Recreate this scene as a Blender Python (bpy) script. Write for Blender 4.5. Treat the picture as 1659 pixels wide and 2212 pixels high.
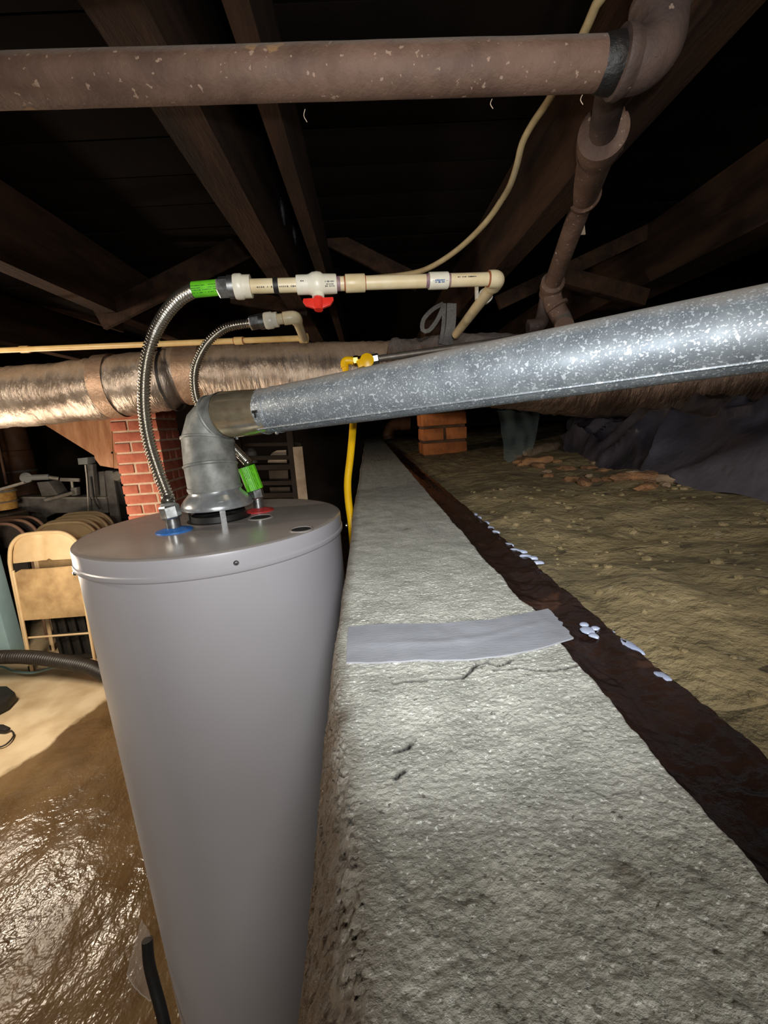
import bpy, bmesh, math, random
from mathutils import Vector, Matrix, noise
random.seed(7)
S = bpy.context.scene
for o in list(bpy.data.objects): bpy.data.objects.remove(o)
COL = S.collection
R = math.radians
HC = 1.48                                   # camera height above the floor; world z = 0 is the floor

# ---------------------------------------------------------------- camera
FPX, CX, CY = 900.0, 829.5, 1106.0
TH, RO, PSI = R(12.0), R(3.8), R(1.375)
fw = Vector((math.sin(PSI)*math.cos(TH), math.cos(PSI)*math.cos(TH), -math.sin(TH)))
rt = Vector((math.cos(PSI), -math.sin(PSI), 0))
dn = fw.cross(rt)
RX = rt*math.cos(RO) + dn*math.sin(RO)
DY = -rt*math.sin(RO) + dn*math.cos(RO)
CAM = Vector((0, 0, HC))
cd = bpy.data.cameras.new('camera'); cam = bpy.data.objects.new('camera', cd); COL.objects.link(cam)
cd.sensor_fit = 'VERTICAL'; cd.sensor_height = 36; cd.lens = 36*FPX/2212.0
cd.clip_start = 0.01; cd.clip_end = 60
m = Matrix((RX, -DY, -fw)).transposed().to_4x4(); m.translation = CAM
cam.matrix_world = m
S.camera = cam

# ---------------------------------------------------------------- world, lights, exposure
S.view_settings.view_transform = 'Standard'; S.view_settings.look = 'None'
S.view_settings.exposure = 0.0; S.view_settings.gamma = 1.0; S.view_settings.use_curve_mapping = False
w = bpy.data.worlds.new('world'); S.world = w; w.use_nodes = True
w.node_tree.nodes['Background'].inputs[0].default_value = (1.0, 0.88, 0.75, 1)
w.node_tree.nodes['Background'].inputs[1].default_value = 0.05
def lamp(name, typ, loc, energy, col, size, target=None, **kw):
    l = bpy.data.lights.new(name, typ); l.energy = energy; l.color = col; l.shadow_soft_size = size
    for k, v in kw.items(): setattr(l, k, v)
    o = bpy.data.objects.new(name, l); COL.objects.link(o); o.location = loc
    if target is not None: o.rotation_euler = (Vector(target)-Vector(loc)).to_track_quat('-Z', 'Y').to_euler()
    return o
# the phone's own light beside its lens, aimed a little above the picture's centre
lamp('phone_flash', 'SPOT', CAM+Vector((0.02, -0.03, 0.045)), 17, (0.92, 0.96, 1.0), 0.012,
     CAM+fw*1.0+Vector((0.08, 0, 0.22)), spot_size=R(108), spot_blend=1.0)
# unseen fill light added behind the camera to even out the flash falloff
lamp('fill_behind_camera', 'POINT', (0.08, -0.95, HC+0.27), 48, (1.0, 0.96, 0.90), 0.07)
# warm work lamp standing left of the frame, lighting the basement side
lamp('work_lamp', 'POINT', (-1.97, 1.80, 0.92), 42, (1.0, 0.84, 0.66), 0.10)
# unseen warm fill added at front left to light the duct and pillar
lamp('warm_side_fill', 'POINT', (-1.55, 0.80, 1.74), 27, (1.0, 0.86, 0.70), 0.06)

# ---------------------------------------------------------------- pixel helpers
def ray(px, py): return RX*((px-CX)/FPX) + DY*((py-CY)/FPX) + fw
def at(px, py, d): return CAM + ray(px, py)*d                       # d = depth along the view axis
def at_z(px, py, z):
    r = ray(px, py); return CAM + r*((z-HC)/r.z)
def at_y(px, py, y):
    r = ray(px, py); return CAM + r*(y/r.y)
def path(pts): return [at(*p) for p in pts]

# ---------------------------------------------------------------- materials
def lin(c):
    return tuple((x/255/12.92 if x/255 <= .04045 else ((x/255+.055)/1.055)**2.4) for x in c) + (1,)
MATS = {}
def mat(name, c1, c2=None, scale=6, detail=6, rough=.6, rough2=None, metal=0, bump=0, bscale=60, bdist=.002,
        stretch=(1, 1, 1), spots=None, dust=None, spec=.5, trans=0, alpha=1, ramp=(.35, .65), bdetail=6, voro=None, extra=None):
    M = bpy.data.materials.new(name); M.use_nodes = True
    nt = M.node_tree; N = nt.nodes; L = nt.links; b = N['Principled BSDF']
    tc = N.new('ShaderNodeTexCoord'); mp = N.new('ShaderNodeMapping'); mp.inputs['Scale'].default_value = stretch
    L.new(tc.outputs['Object'], mp.inputs['Vector']); V = mp.outputs['Vector']
    def nz(s, d=detail, dist=0.0):
        n = N.new('ShaderNodeTexNoise'); n.inputs['Scale'].default_value = s; n.inputs['Detail'].default_value = d
        n.inputs['Distortion'].default_value = dist; n.inputs['Roughness'].default_value = .6
        L.new(V, n.inputs['Vector']); return n.outputs['Fac']
    def rp(src, a, b_, inv=False):
        r = N.new('ShaderNodeMapRange'); r.inputs['From Min'].default_value = a; r.inputs['From Max'].default_value = b_
        r.clamp = True; L.new(src, r.inputs['Value']); return r.outputs['Result']
    def mix(f, A, B):
        x = N.new('ShaderNodeMix'); x.data_type = 'RGBA'
        if isinstance(f, float): x.inputs['Factor'].default_value = f
        else: L.new(f, x.inputs['Factor'])
        for i, q in ((6, A), (7, B)):
            if isinstance(q, tuple): x.inputs[i].default_value = q
            else: L.new(q, x.inputs[i])
        return x.outputs[2]
    def fmix(f, A, B):
        x = N.new('ShaderNodeMix'); x.data_type = 'FLOAT'; L.new(f, x.inputs['Factor'])
        for i, q in ((2, A), (3, B)):
            if isinstance(q, (int, float)): x.inputs[i].default_value = q
            else: L.new(q, x.inputs[i])
        return x.outputs[0]
    col = lin(c1); f = None
    if c2 is not None:
        f = rp(nz(scale), *ramp); col = mix(f, lin(c1), lin(c2))
    rg = rough
    if rough2 is not None: rg = fmix(rp(nz(scale*.7+1.3), *ramp), rough, rough2)
    hh = None
    if bump: hh = nz(bscale, bdetail)
    if voro:                                     # (scale, width): cracked cells
        v = N.new('ShaderNodeTexVoronoi'); v.feature = 'DISTANCE_TO_EDGE'; v.inputs['Scale'].default_value = voro[0]
        wv = N.new('ShaderNodeTexNoise'); wv.inputs['Scale'].default_value = voro[0]*1.5; L.new(V, wv.inputs['Vector'])
        ad = N.new('ShaderNodeMix'); ad.data_type = 'VECTOR'; ad.inputs['Factor'].default_value = voro[2]
        L.new(V, ad.inputs[4]); L.new(wv.outputs['Color'], ad.inputs[5]); L.new(ad.outputs[1], v.inputs['Vector'])
        e = rp(v.outputs['Distance'], 0, voro[1])
        mm = N.new('ShaderNodeMath'); mm.operation = 'MULTIPLY_ADD'; mm.inputs[1].default_value = voro[3]
        L.new(e, mm.inputs[0])
        if hh is not None: L.new(hh, mm.inputs[2])
        hh = mm.outputs[0]
    if spots:                                    # (colour, scale, threshold, rough)
        for sc, ss, st, sr in spots:
            v = N.new('ShaderNodeTexNoise'); v.inputs['Scale'].default_value = ss; v.inputs['Detail'].default_value = 3
            v.inputs['Roughness'].default_value = .5; L.new(V, v.inputs['Vector'])
            sf = rp(v.outputs['Fac'], st, st+.025); col = mix(sf, col, lin(sc))
            rg = fmix(sf, rg, sr)
    mt = metal
    if dust:                                     # (colour, lower normal z, upper normal z): dust settled on upward faces
        g = N.new('ShaderNodeNewGeometry'); sx = N.new('ShaderNodeSeparateXYZ'); L.new(g.outputs['Normal'], sx.inputs[0])
        a1 = N.new('ShaderNodeMath'); a1.operation = 'MULTIPLY_ADD'; a1.inputs[1].default_value = .5
        L.new(nz(14), a1.inputs[0]); L.new(sx.outputs['Z'], a1.inputs[2])
        df = rp(a1.outputs[0], dust[1]+.25, dust[2]+.25)
        col = mix(df, col, lin(dust[0])); rg = fmix(df, rg, .9); mt = fmix(df, mt, 0.0)
    for k, q in (('Base Color', col), ('Roughness', rg), ('Metallic', mt)):
        if isinstance(q, (int, float, tuple)): b.inputs[k].default_value = q
        else: L.new(q, b.inputs[k])
    b.inputs['Specular IOR Level'].default_value = spec
    b.inputs['Transmission Weight'].default_value = trans; b.inputs['Alpha'].default_value = alpha
    if hh is not None:
        bp = N.new('ShaderNodeBump'); bp.inputs['Strength'].default_value = bump if bump else 1; bp.inputs['Distance'].default_value = bdist
        L.new(hh, bp.inputs['Height']); L.new(bp.outputs['Normal'], b.inputs['Normal'])
    MATS[name] = M
    return M

mat('concrete', (180, 178, 167), (138, 137, 127), 34, 14, .40, .62, bump=.8, bscale=360, bdist=.0026, bdetail=14, stretch=(.95, 1.25, 1),
    spots=[((208, 208, 200), 520, .62, .3), ((112, 108, 98), 300, .68, .6), ((112, 106, 94), 9, .68, .6)], ramp=(.3, .7))
mat('sand_face', (120, 96, 70), (92, 72, 52), 60, 8, .9, bump=1, bscale=260, bdist=.004)
mat('wet_mud', (40, 25, 19), (28, 18, 14), 30, 6, .09, .3, bump=.6, bscale=130, bdist=.0022, spots=[((56, 36, 26), 14, .66, .2)])
mat('dirt', (146, 128, 90), (104, 90, 58), 9, 14, .55, .9, bump=1, bscale=30, bdist=.022, bdetail=14, voro=(4, .010, .25, .08),
    spots=[((156, 142, 108), 70, .68, .9), ((80, 66, 42), 34, .66, .9)])
mat('dirt_rubble', (150, 106, 66), (98, 70, 46), 18, 8, .85, bump=1, bscale=60, bdist=.006)
mat('rubble_pale', (146, 122, 96), (112, 90, 66), 18, 8, .8, bump=1, bscale=60, bdist=.006)
mat('floor_wet', (120, 96, 64), (88, 67, 42), 3.2, 10, .14, .38, bump=.5, bscale=5, bdist=.05, bdetail=5, stretch=(1.1, 1, 1), spec=.38)
mat('floor_dry', (206, 186, 150), (182, 160, 124), 4, 8, .8, bump=.4, bscale=40, bdist=.004)
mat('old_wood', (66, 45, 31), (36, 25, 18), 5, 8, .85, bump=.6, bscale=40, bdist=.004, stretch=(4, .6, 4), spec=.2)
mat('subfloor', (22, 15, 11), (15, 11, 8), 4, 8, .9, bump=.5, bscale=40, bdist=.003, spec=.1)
mat('orange_wood', (214, 160, 120), (176, 120, 82), 5, 8, .75, bump=.5, bscale=40, bdist=.003, stretch=(4, 4, .8))
mat('grey_wood', (92, 80, 66), (64, 54, 44), 6, 8, .85, bump=.5, bscale=40, bdist=.003)
mat('brick', (206, 122, 96), (176, 94, 72), 14, 8, .85, bump=.8, bscale=90, bdist=.003)
mat('brick_orange', (196, 116, 58), (150, 84, 42), 14, 8, .85, bump=.8, bscale=90, bdist=.003)
mat('mortar', (226, 200, 174), (204, 176, 148), 20, 6, .95, bump=.8, bscale=110, bdist=.004)
mat('mortar_dark', (110, 80, 56), (84, 62, 44), 20, 6, .95, bump=.8, bscale=110, bdist=.004)
mat('tank_grey', (184, 181, 185), (178, 175, 178), 3, 3, .38, bump=.03, bscale=300, bdist=.0005, spots=[((200, 198, 202), 5.2, .74, .35)])
mat('lid_grey', (166, 158, 153), (154, 146, 140), 5, 6, .17, .3, spots=[((176, 160, 144), 11, .70, .4)])
mat('galv', (146, 154, 160), (118, 126, 133), 30, 8, .46, .6, metal=.4, bump=.15, bscale=300, bdist=.0008,
    spots=[((206, 214, 220), 210, .60, .45), ((196, 204, 210), 420, .60, .45)], dust=((158, 150, 140), .55, 1.0))
mat('galv_dull', (160, 161, 156), (112, 113, 108), 26, 12, .45, .62, metal=.25, bump=.3, bscale=120, bdist=.001)
mat('shiny_steel', (232, 216, 184), (210, 192, 160), 60, 4, .18, .26, metal=.85)
mat('stainless', (190, 183, 170), None, rough=.25, metal=.95)
mat('nut_steel', (184, 186, 186), (150, 150, 146), 90, 4, .25, .4, metal=.95)
mat('chrome_hood', (200, 204, 206), (166, 170, 170), 25, 4, .22, .34, metal=.62)
mat('black_hole', (10, 9, 9), None, rough=.8)
mat('black_rubber', (24, 23, 22), (34, 32, 30), 20, 4, .55)
mat('cpvc', (226, 210, 172), (212, 190, 146), 22, 6, .38, spots=[((150, 120, 84), 60, .72, .5)])
mat('cpvc_white', (232, 226, 206), (218, 208, 184), 22, 5, .35)
mat('cpvc_yellow', (238, 206, 142), (218, 176, 108), 12, 6, .42, spots=[((150, 100, 60), 40, .72, .5)])
mat('primer', (120, 92, 104), (160, 130, 120), 120, 5, .5)
mat('rust_ring', (150, 84, 46), None, rough=.6)
mat('red_plastic', (222, 52, 38), (206, 44, 32), 40, 3, .3)
mat('green_label', (116, 214, 44), (98, 196, 36), 40, 4, .45)
mat('ink', (36, 36, 40), None, rough=.6)
mat('blue_ink', (70, 100, 150), None, rough=.5)
mat('blue_plastic', (44, 112, 196), (60, 128, 206), 120, 3, .4)
mat('red_ring', (196, 52, 52), (170, 44, 44), 120, 3, .4)
mat('yellow_coat', (250, 198, 20), (240, 184, 14), 30, 3, .35)
mat('brass', (206, 170, 90), None, rough=.3, metal=1)
mat('steel_pipe', (120, 112, 104), (96, 88, 80), 30, 6, .5, metal=.6)
mat('iron_brown', (112, 86, 71), (84, 61, 49), 16, 12, .62, .8, bump=.7, bscale=150, bdist=.002, bdetail=10, dust=((128, 118, 108), .30, .85),
    spots=[((206, 196, 182), 60, .735, .8), ((142, 108, 74), 18, .68, .8), ((150, 124, 106), 120, .66, .8)])
mat('iron_dark', (84, 66, 58), (56, 43, 38), 18, 10, .6, .75, bump=.7, bscale=120, bdist=.002, bdetail=10, spots=[((132, 112, 98), 90, .70, .8)])
mat('tar', (22, 20, 19), (32, 28, 26), 40, 6, .45, bump=.8, bscale=160, bdist=.002)
mat('cable', (158, 138, 100), (130, 110, 74), 30, 6, .6)
mat('foil', (204, 188, 172), (160, 142, 126), 8, 6, .2, .36, metal=.62, bump=.9, bscale=34, bdist=.009, bdetail=8, stretch=(1.8, .5, .5),
    dust=((180, 152, 124), .30, .62))
mat('foil_tape', (206, 172, 144), (180, 146, 118), 14, 8, .38, .5, metal=.4, bump=.7, bscale=60, bdist=.004)
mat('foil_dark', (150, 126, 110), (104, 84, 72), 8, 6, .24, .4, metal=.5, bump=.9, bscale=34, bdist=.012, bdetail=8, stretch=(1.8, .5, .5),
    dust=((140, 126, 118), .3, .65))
mat('webbing', (124, 120, 114), (104, 100, 96), 200, 3, .7)
mat('duct_tape', (142, 143, 147), (126, 127, 132), 20, 5, .42, .5, bump=.5, bscale=700, bdist=.0006, stretch=(.25, 1, 1))
mat('white_chip', (160, 166, 182), (136, 144, 166), 50, 4, .15)
mat('tarp', (84, 80, 86), (48, 45, 51), 4, 8, .24, .42, bump=.35, bscale=14, bdist=.02, bdetail=3, spots=[((112, 92, 72), 5, .66, .8)])
mat('clear_sheet', (110, 124, 120), None, rough=.18, alpha=.30)
mat('clear_pouch', (214, 206, 200), None, rough=.06, alpha=.28)
mat('tan_metal', (220, 194, 152), (204, 176, 132), 8, 5, .42)
mat('tan_worn', (196, 166, 120), (150, 122, 84), 7, 8, .55, .75)
mat('mauve_metal', (158, 124, 104), (136, 104, 86), 8, 5, .45)
mat('dark_weave', (62, 54, 48), (44, 38, 34), 160, 2, .8)
mat('pale_blue', (164, 196, 204), (150, 184, 192), 6, 4, .45)
mat('machine', (146, 142, 136), (106, 102, 97), 9, 6, .5, .7, metal=.1)
mat('machine_light', (196, 190, 178), (160, 152, 138), 12, 6, .45, metal=.3)
mat('box_grey', (170, 172, 168), None, rough=.55)
mat('basket', (204, 160, 86), (166, 118, 56), 30, 5, .7, bump=.6, bscale=60, bdist=.004)
mat('clay', (112, 78, 54), (82, 56, 38), 6, 6, .55, .75)
mat('corr_black', (40, 36, 33), (28, 26, 24), 20, 4, .5)
mat('thin_blue', (120, 150, 150), None, rough=.5)
mat('pale_board', (196, 178, 156), (160, 140, 118), 8, 6, .7)
mat('paint_dark', (54, 42, 32), (36, 27, 21), 3, 8, .85, bump=.5, bscale=30, bdist=.004)

# ---------------------------------------------------------------- mesh helpers
class MB:
    def __init__(s): s.v = []; s.f = []; s.sm = []
    def add(s, vs, fs, smooth=False):
        k = len(s.v); s.v += [tuple(x) for x in vs]
        for q in fs: s.f.append(tuple(i+k for i in q)); s.sm.append(smooth)
        return s
    def box(s, c, size, rot=None):
        hx, hy, hz = size[0]/2, size[1]/2, size[2]/2
        P = [Vector((x, y, z)) for x in (-hx, hx) for y in (-hy, hy) for z in (-hz, hz)]
        if rot is not None: P = [rot @ p for p in P]
        c = Vector(c)
        return s.add([p+c for p in P], [(0, 1, 3, 2), (4, 6, 7, 5), (0, 4, 5, 1), (2, 3, 7, 6), (0, 2, 6, 4), (1, 5, 7, 3)])
    def bar(s, a, b, w, h, up=(0, 0, 1)):
        a = Vector(a); b = Vector(b); d = (b-a).normalized(); u = Vector(up); u = (u-d*u.dot(d)).normalized(); x = d.cross(u)
        rot = Matrix((x, d, u)).transposed()
        return s.box((a+b)/2, (w, (b-a).length, h), rot)
    def prism(s, poly, off):
        n = len(poly); off = Vector(off); P = [Vector(p) for p in poly]
        return s.add(P+[p+off for p in P], [tuple(range(n))[::-1], tuple(range(n, 2*n))]+[(i, (i+1) % n, n+(i+1) % n, n+i) for i in range(n)])
    def tube(s, P, r, n=20, cap=True, rf=None, smooth=True, up=None):
        P = [Vector(p) for p in P]; K = len(P)
        T = []
        for i in range(K):
            a = P[max(i-1, 0)]; b = P[min(i+1, K-1)]; t = (b-a)
            if t.length < 1e-9: t = (P[K-1]-P[0])
            T.append(t.normalized())
        u = Vector(up) if up else (Vector((0, 0, 1)) if abs(T[0].z) < .9 else Vector((0, 1, 0)))
        u = (u-T[0]*u.dot(T[0])).normalized()
        vs = []; L = 0
        for i in range(K):
            if i: L += (P[i]-P[i-1]).length
            u = (u-T[i]*u.dot(T[i])).normalized(); x = T[i].cross(u)
            for j in range(n):
                a = 2*math.pi*j/n
                rr = rf(L, a, i) if rf else (r[i] if isinstance(r, (list, tuple)) else r)
                vs.append(P[i]+(u*math.cos(a)+x*math.sin(a))*rr)
        fs = [(i*n+j, i*n+(j+1) % n, (i+1)*n+(j+1) % n, (i+1)*n+j) for i in range(K-1) for j in range(n)]
        s.add(vs, fs, smooth)
        if cap:
            s.add(vs[:n], [tuple(range(n))[::-1]]); s.add(vs[-n:], [tuple(range(n))])
        return s
    def lathe(s, c, prof, n=32, axis=(0, 0, 1), smooth=True, cap=True):
        c = Vector(c); ax = Vector(axis).normalized()
        return s.tube_fixed([c+ax*z for r, z in prof], [max(r, 1e-5) for r, z in prof], ax, n, smooth, cap)
    def tube_fixed(s, P, rs, ax, n, smooth, cap):
        u = Vector((0, 0, 1)) if abs(ax.z) < .9 else Vector((0, 1, 0)); u = (u-ax*u.dot(ax)).normalized(); x = ax.cross(u)
        vs = [P[i]+(u*math.cos(2*math.pi*j/n)+x*math.sin(2*math.pi*j/n))*rs[i] for i in range(len(P)) for j in range(n)]
        s.add(vs, [(i*n+j, i*n+(j+1) % n, (i+1)*n+(j+1) % n, (i+1)*n+j) for i in range(len(P)-1) for j in range(n)], smooth)
        if cap:
            s.add(vs[:n], [tuple(range(n))[::-1]]); s.add(vs[-n:], [tuple(range(n))])
        return s
    def grid(s, rows, smooth=True):
        n = len(rows[0]); vs = [p for r in rows for p in r]
        return s.add(vs, [(i*n+j, i*n+j+1, (i+1)*n+j+1, (i+1)*n+j) for i in range(len(rows)-1) for j in range(n-1)], smooth)
    def mesh(s, name, m, sharp=40, bevel=0):
        me = bpy.data.meshes.new(name); me.from_pydata(s.v, [], s.f)
        bm = bmesh.new(); bm.from_mesh(me); bmesh.ops.remove_doubles(bm, verts=bm.verts, dist=1e-6)
        if bevel: bmesh.ops.bevel(bm, geom=list(bm.edges), offset=bevel, segments=2, affect='EDGES', profile=.6)
        bmesh.ops.recalc_face_normals(bm, faces=bm.faces)
        bm.to_mesh(me); bm.free()
        me.polygons.foreach_set('use_smooth', [True]*len(me.polygons))
        me.set_sharp_from_angle(angle=R(sharp)); me.materials.append(MATS[m])
        return me
    def build(s, name, m, parent=None, sharp=40, bevel=0, label=None):
        o = bpy.data.objects.new(name, s.mesh(name, m, sharp, bevel)); COL.objects.link(o)
        if parent is not None: adopt(o, parent)
        if label: o['label'] = label
        return o
def wm(o): return Matrix.Translation(wm(o.parent).translation+o.location) if o.parent and o.type == 'EMPTY' else (Matrix.Translation(o.location) if o.type == 'EMPTY' else Matrix())
def adopt(o, parent):
    o.parent = parent
    if parent.type == 'EMPTY': o.matrix_parent_inverse = Matrix.Translation(-parent.location)
def tag(o, label, cat=None, group=None, kind=None):
    o['label'] = label
    if cat: o['category'] = cat
    if group: o['group'] = group
    if kind: o['kind'] = kind
    return o
def thing(name, loc, label, cat, group=None, kind=None):
    o = bpy.data.objects.new(name, None); COL.objects.link(o); o.location = Vector(loc); o.empty_display_size = .05
    return tag(o, label, cat, group, kind)
def smooth_path(P, step=.01):
    P = [Vector(p) for p in P]; out = []
    Q = [P[0]*2-P[1]]+P+[P[-1]*2-P[-2]]
    for i in range(1, len(Q)-2):
        n = max(2, int((Q[i+1]-Q[i]).length/step))
        for k in range(n):
            t = k/n; a, b, c, d = Q[i-1], Q[i], Q[i+1], Q[i+2]
            out.append(.5*((2*b)+(c-a)*t+(2*a-5*b+4*c-d)*t*t+(3*b-a-3*c+d)*t**3))
    out.append(P[-1]); return out
def lerp_pts(tab, x):
    for (a, p), (b, q) in zip(tab, tab[1:]):
        if x <= b or (b, q) == tab[-1]:
            t = max(0, min(1, (x-a)/(b-a))); return p+(q-p)*t
def nz(x, y, z=0): return noise.noise(Vector((x, y, z)))
def fbm(x, y, z=0, o=4): return noise.fractal(Vector((x, y, z)), 1.0, 2.0, o)
def toward_cam(axis, p):
    a = Vector(axis).normalized(); v = (CAM-Vector(p)); return (v-a*v.dot(a)).normalized()
def dashes(a, b, r, n, parent, mname='ink', name='print', rows=(0,), w=.0022, h=.003, rnd=None, off=.0004):
    """flat printing on a pipe: small marks lying on its surface"""
    rnd = rnd or random.Random(n); a = Vector(a); b = Vector(b); ax = (b-a).normalized(); mb = MB()
    for i in range(n):
        for row in rows:
            if rnd.random() < .22: continue
            p = a+(b-a)*((i+.5)/n); c = toward_cam(ax, p); t = ax.cross(c)
            ang = row/r; nn = c*math.cos(ang)+t*math.sin(ang); tt = ax.cross(nn)
            q = p+nn*(r+off); ww = w*(.6+.6*rnd.random()); hh = h*(.5+.5*rnd.random())
            mb.add([q-ax*ww/2-tt*hh/2, q+ax*ww/2-tt*hh/2, q+ax*ww/2+tt*hh/2, q-ax*ww/2+tt*hh/2], [(0, 1, 2, 3)])
    o = mb.build(name, mname, parent); o['kind'] = 'stuff'; return o

# ================================================================ THE SETTING
ZW = HC-.155                                  # top of the concrete wall
XR0 = .79*.155
def wall_left(y): return -.0325-.0012*math.sin(y*9)+.0015*nz(y*14, 3.1)+(-.004 if y > .9 else -.004*max(0, y)/.9)
def wall_right(y): return XR0+.002*nz(y*22, 7.7)+.0016*nz(y*75, 1.3)+.0009*nz(y*190, 4.4)+.006*math.exp(-((y-.29)/.035)**2)+.010*max(0, min(1, (y-.9)/3))
def px_top(px, py): p = at_z(px, py, ZW); return (p.x, p.y)
CRACKS = [[px_top(*p) for p in L] for L in (
    [(850, 1473), (905, 1470), (960, 1466), (1000, 1462), (1016, 1448), (1030, 1433), (1055, 1430), (1075, 1438), (1095, 1432), (1105, 1424)],
    [(1068, 1447), (1100, 1446), (1125, 1441), (1160, 1446), (1200, 1447), (1255, 1436)],
    [(855, 1622), (868, 1618), (880, 1612), (888, 1603)], [(856, 1680), (864, 1672), (872, 1668)])]
def seg_d(x, y, L):
    b = 9
    for (x0, y0), (x1, y1) in zip(L, L[1:]):
        dx, dy = x1-x0, y1-y0; t = max(0, min(1, ((x-x0)*dx+(y-y0)*dy)/(dx*dx+dy*dy)))
        b = min(b, math.hypot(x-x0-dx*t, y-y0-dy*t))
    return b
def shoulder(y):                               # width of the crumbled left shoulder
    return lerp_pts([(-.6, .026), (.09, .026), (.115, .0245), (.145, .0205), (.2, .011), (.27, .003), (.5, .0015), (6, .0012)], y)
def wall_z(x, y, rough=True):
    z = ZW + .0012*fbm(x*30, y*18, 0, 3) + .0006*fbm(x*110, y*150, 2, 4)
    if y < .45: z += .0005*fbm(x*420, y*520, 5, 2)
    if y < .40 and rough:
        for i, L in enumerate(CRACKS):
            d = seg_d(x, y, L)
            if d < .006: z -= .006*math.exp(-(d/.0006)**2)*(1 if i < 3 else .6)
        d = seg_d(x, y, CRACKS[0])
    return z
def rows_y(y0, y1):
    ys = [y0]
    while ys[-1] < y1:
        y = ys[-1]; ys.append(y+(.006 if y < 0 else .0014 if y < .06 else .0009 if y < .36 else .0009+.014*(y-.36)))
    return ys
ys = rows_y(-.5, 4.85)
rows = []
NXW = 170
for y in ys:
    xl, xr, sh = wall_left(y), wall_right(y), shoulder(y); r = []
    for zz in (0, .4, .8, 1.1, 1.2, 1.25): r.append(Vector((xl-.010, y, zz)))
    drop = sh*1.25
    for k in range(26):                        # the crumbled shoulder
        t = k/26; a = t*math.pi/2
        x = xl-.006*(1-t)+sh*t; z = ZW-drop*(1-math.sin(a)**1.0)*1.0-.03*(1-t)**3
        n_ = .0020*fbm(y*110, t*5, 9, 3)*min(1, sh/.008)*min(1, (1-t)*4) + .0022*fbm(y*420, t*16, 4, 3)*min(1, sh/.008)*min(1, (1-t)*5)
        r.append(Vector((x-abs(n_)*.5, y, z+n_)))
    for k in range(NXW+1):
        x = xl+sh+(xr-xl-sh)*k/NXW
        e = min(1, k/8); z = ZW+(wall_z(x, y)-ZW)*e
        if k > NXW-4: z -= .0006*(k-NXW+4)**1.6
        r.append(Vector((x, y, z)))
    r += [Vector((xr+.001, y, ZW-.014)), Vector((xr+.001, y, ZW-.06)), Vector((xr+.001, y, .6)), Vector((xr, y, 0))]
    rows.append(r)
wall = MB().grid(rows); 
wall.add([rows[0][i] for i in range(len(rows[0]))], [tuple(range(len(rows[0])))]); wall.add(rows[-1], [tuple(range(len(rows[-1])))])
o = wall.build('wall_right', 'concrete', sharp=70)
at_ = o.data.attributes.new('sand', 'FLOAT', 'POINT')     # share of sandy mortar on the crumbled left shoulder
sv = []
for v in o.data.vertices:
    c = v.co; sh_ = shoulder(c.y); e = (c.x-wall_left(c.y)-sh_*.85)/(.006+.25*sh_)+.5*fbm(c.x*90, c.y*90, 6, 3)
    sv.append(max(0, min(1, .5-.5*e)) if c.x < .1 else 0)
at_.data.foreach_set('value', sv)
a2 = o.data.attributes.new('crack_shade', 'FLOAT', 'POINT')     # shade of the cracks, painted dark into the wall colour
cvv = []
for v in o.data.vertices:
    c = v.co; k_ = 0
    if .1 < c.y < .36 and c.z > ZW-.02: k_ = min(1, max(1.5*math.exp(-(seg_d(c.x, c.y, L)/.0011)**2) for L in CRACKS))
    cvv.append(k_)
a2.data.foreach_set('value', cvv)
def blend_sand_crack_shade(M):
    nt = M.node_tree; N = nt.nodes; L = nt.links; b = N['Principled BSDF']
    a = N.new('ShaderNodeAttribute'); a.attribute_name = 'sand'
    x = N.new('ShaderNodeMix'); x.data_type = 'RGBA'; src = b.inputs['Base Color'].links[0].from_socket
    n = N.new('ShaderNodeTexNoise'); n.inputs['Scale'].default_value = 150; n.inputs['Detail'].default_value = 8
    r = N.new('ShaderNodeMix'); r.data_type = 'RGBA'; r.inputs[6].default_value = lin((50, 38, 27)); r.inputs[7].default_value = lin((98, 78, 56)); L.new(n.outputs['Fac'], r.inputs['Factor'])
    L.new(a.outputs['Fac'], x.inputs['Factor']); L.new(src, x.inputs[6]); L.new(r.outputs[2], x.inputs[7]); 
    a = N.new('ShaderNodeAttribute'); a.attribute_name = 'crack_shade'
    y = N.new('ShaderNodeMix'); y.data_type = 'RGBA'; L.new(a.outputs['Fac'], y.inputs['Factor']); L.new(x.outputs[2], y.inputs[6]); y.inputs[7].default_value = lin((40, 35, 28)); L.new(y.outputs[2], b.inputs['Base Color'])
blend_sand_crack_shade(MATS['concrete'])
tag(o, 'narrow rough grey concrete wall running away from the camera beside the water heater', 'wall', kind='structure')

# wet mud gap between wall and dirt
rows = []
def tar_out(y): return .169+.0025*nz(y*16, 5.5)+.0012*nz(y*60, 2.2)-.010*max(0, min(1, (y-.9)/3))
for y in ys[::2]:
    xr, xo = wall_right(y)-.003, tar_out(y); r = []
    for k in range(31):
        t = k/30; x = xr+(xo-xr)*t
        r.append(Vector((x, y, ZW-.004-.005*math.sin(math.pi*min(1, t*1.2))+.0022*fbm(x*60, y*45, 3, 3)+.001*fbm(x*220, y*220, 3, 2))))
    r.append(Vector((xo+.002, y, ZW-.06))); rows.append(r)
tag(MB().grid(rows).build('wet_mud_strip', 'wet_mud', sharp=80), 'dark brown glistening wet mud strip along the right edge of the concrete wall', 'mud', kind='stuff')

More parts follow.
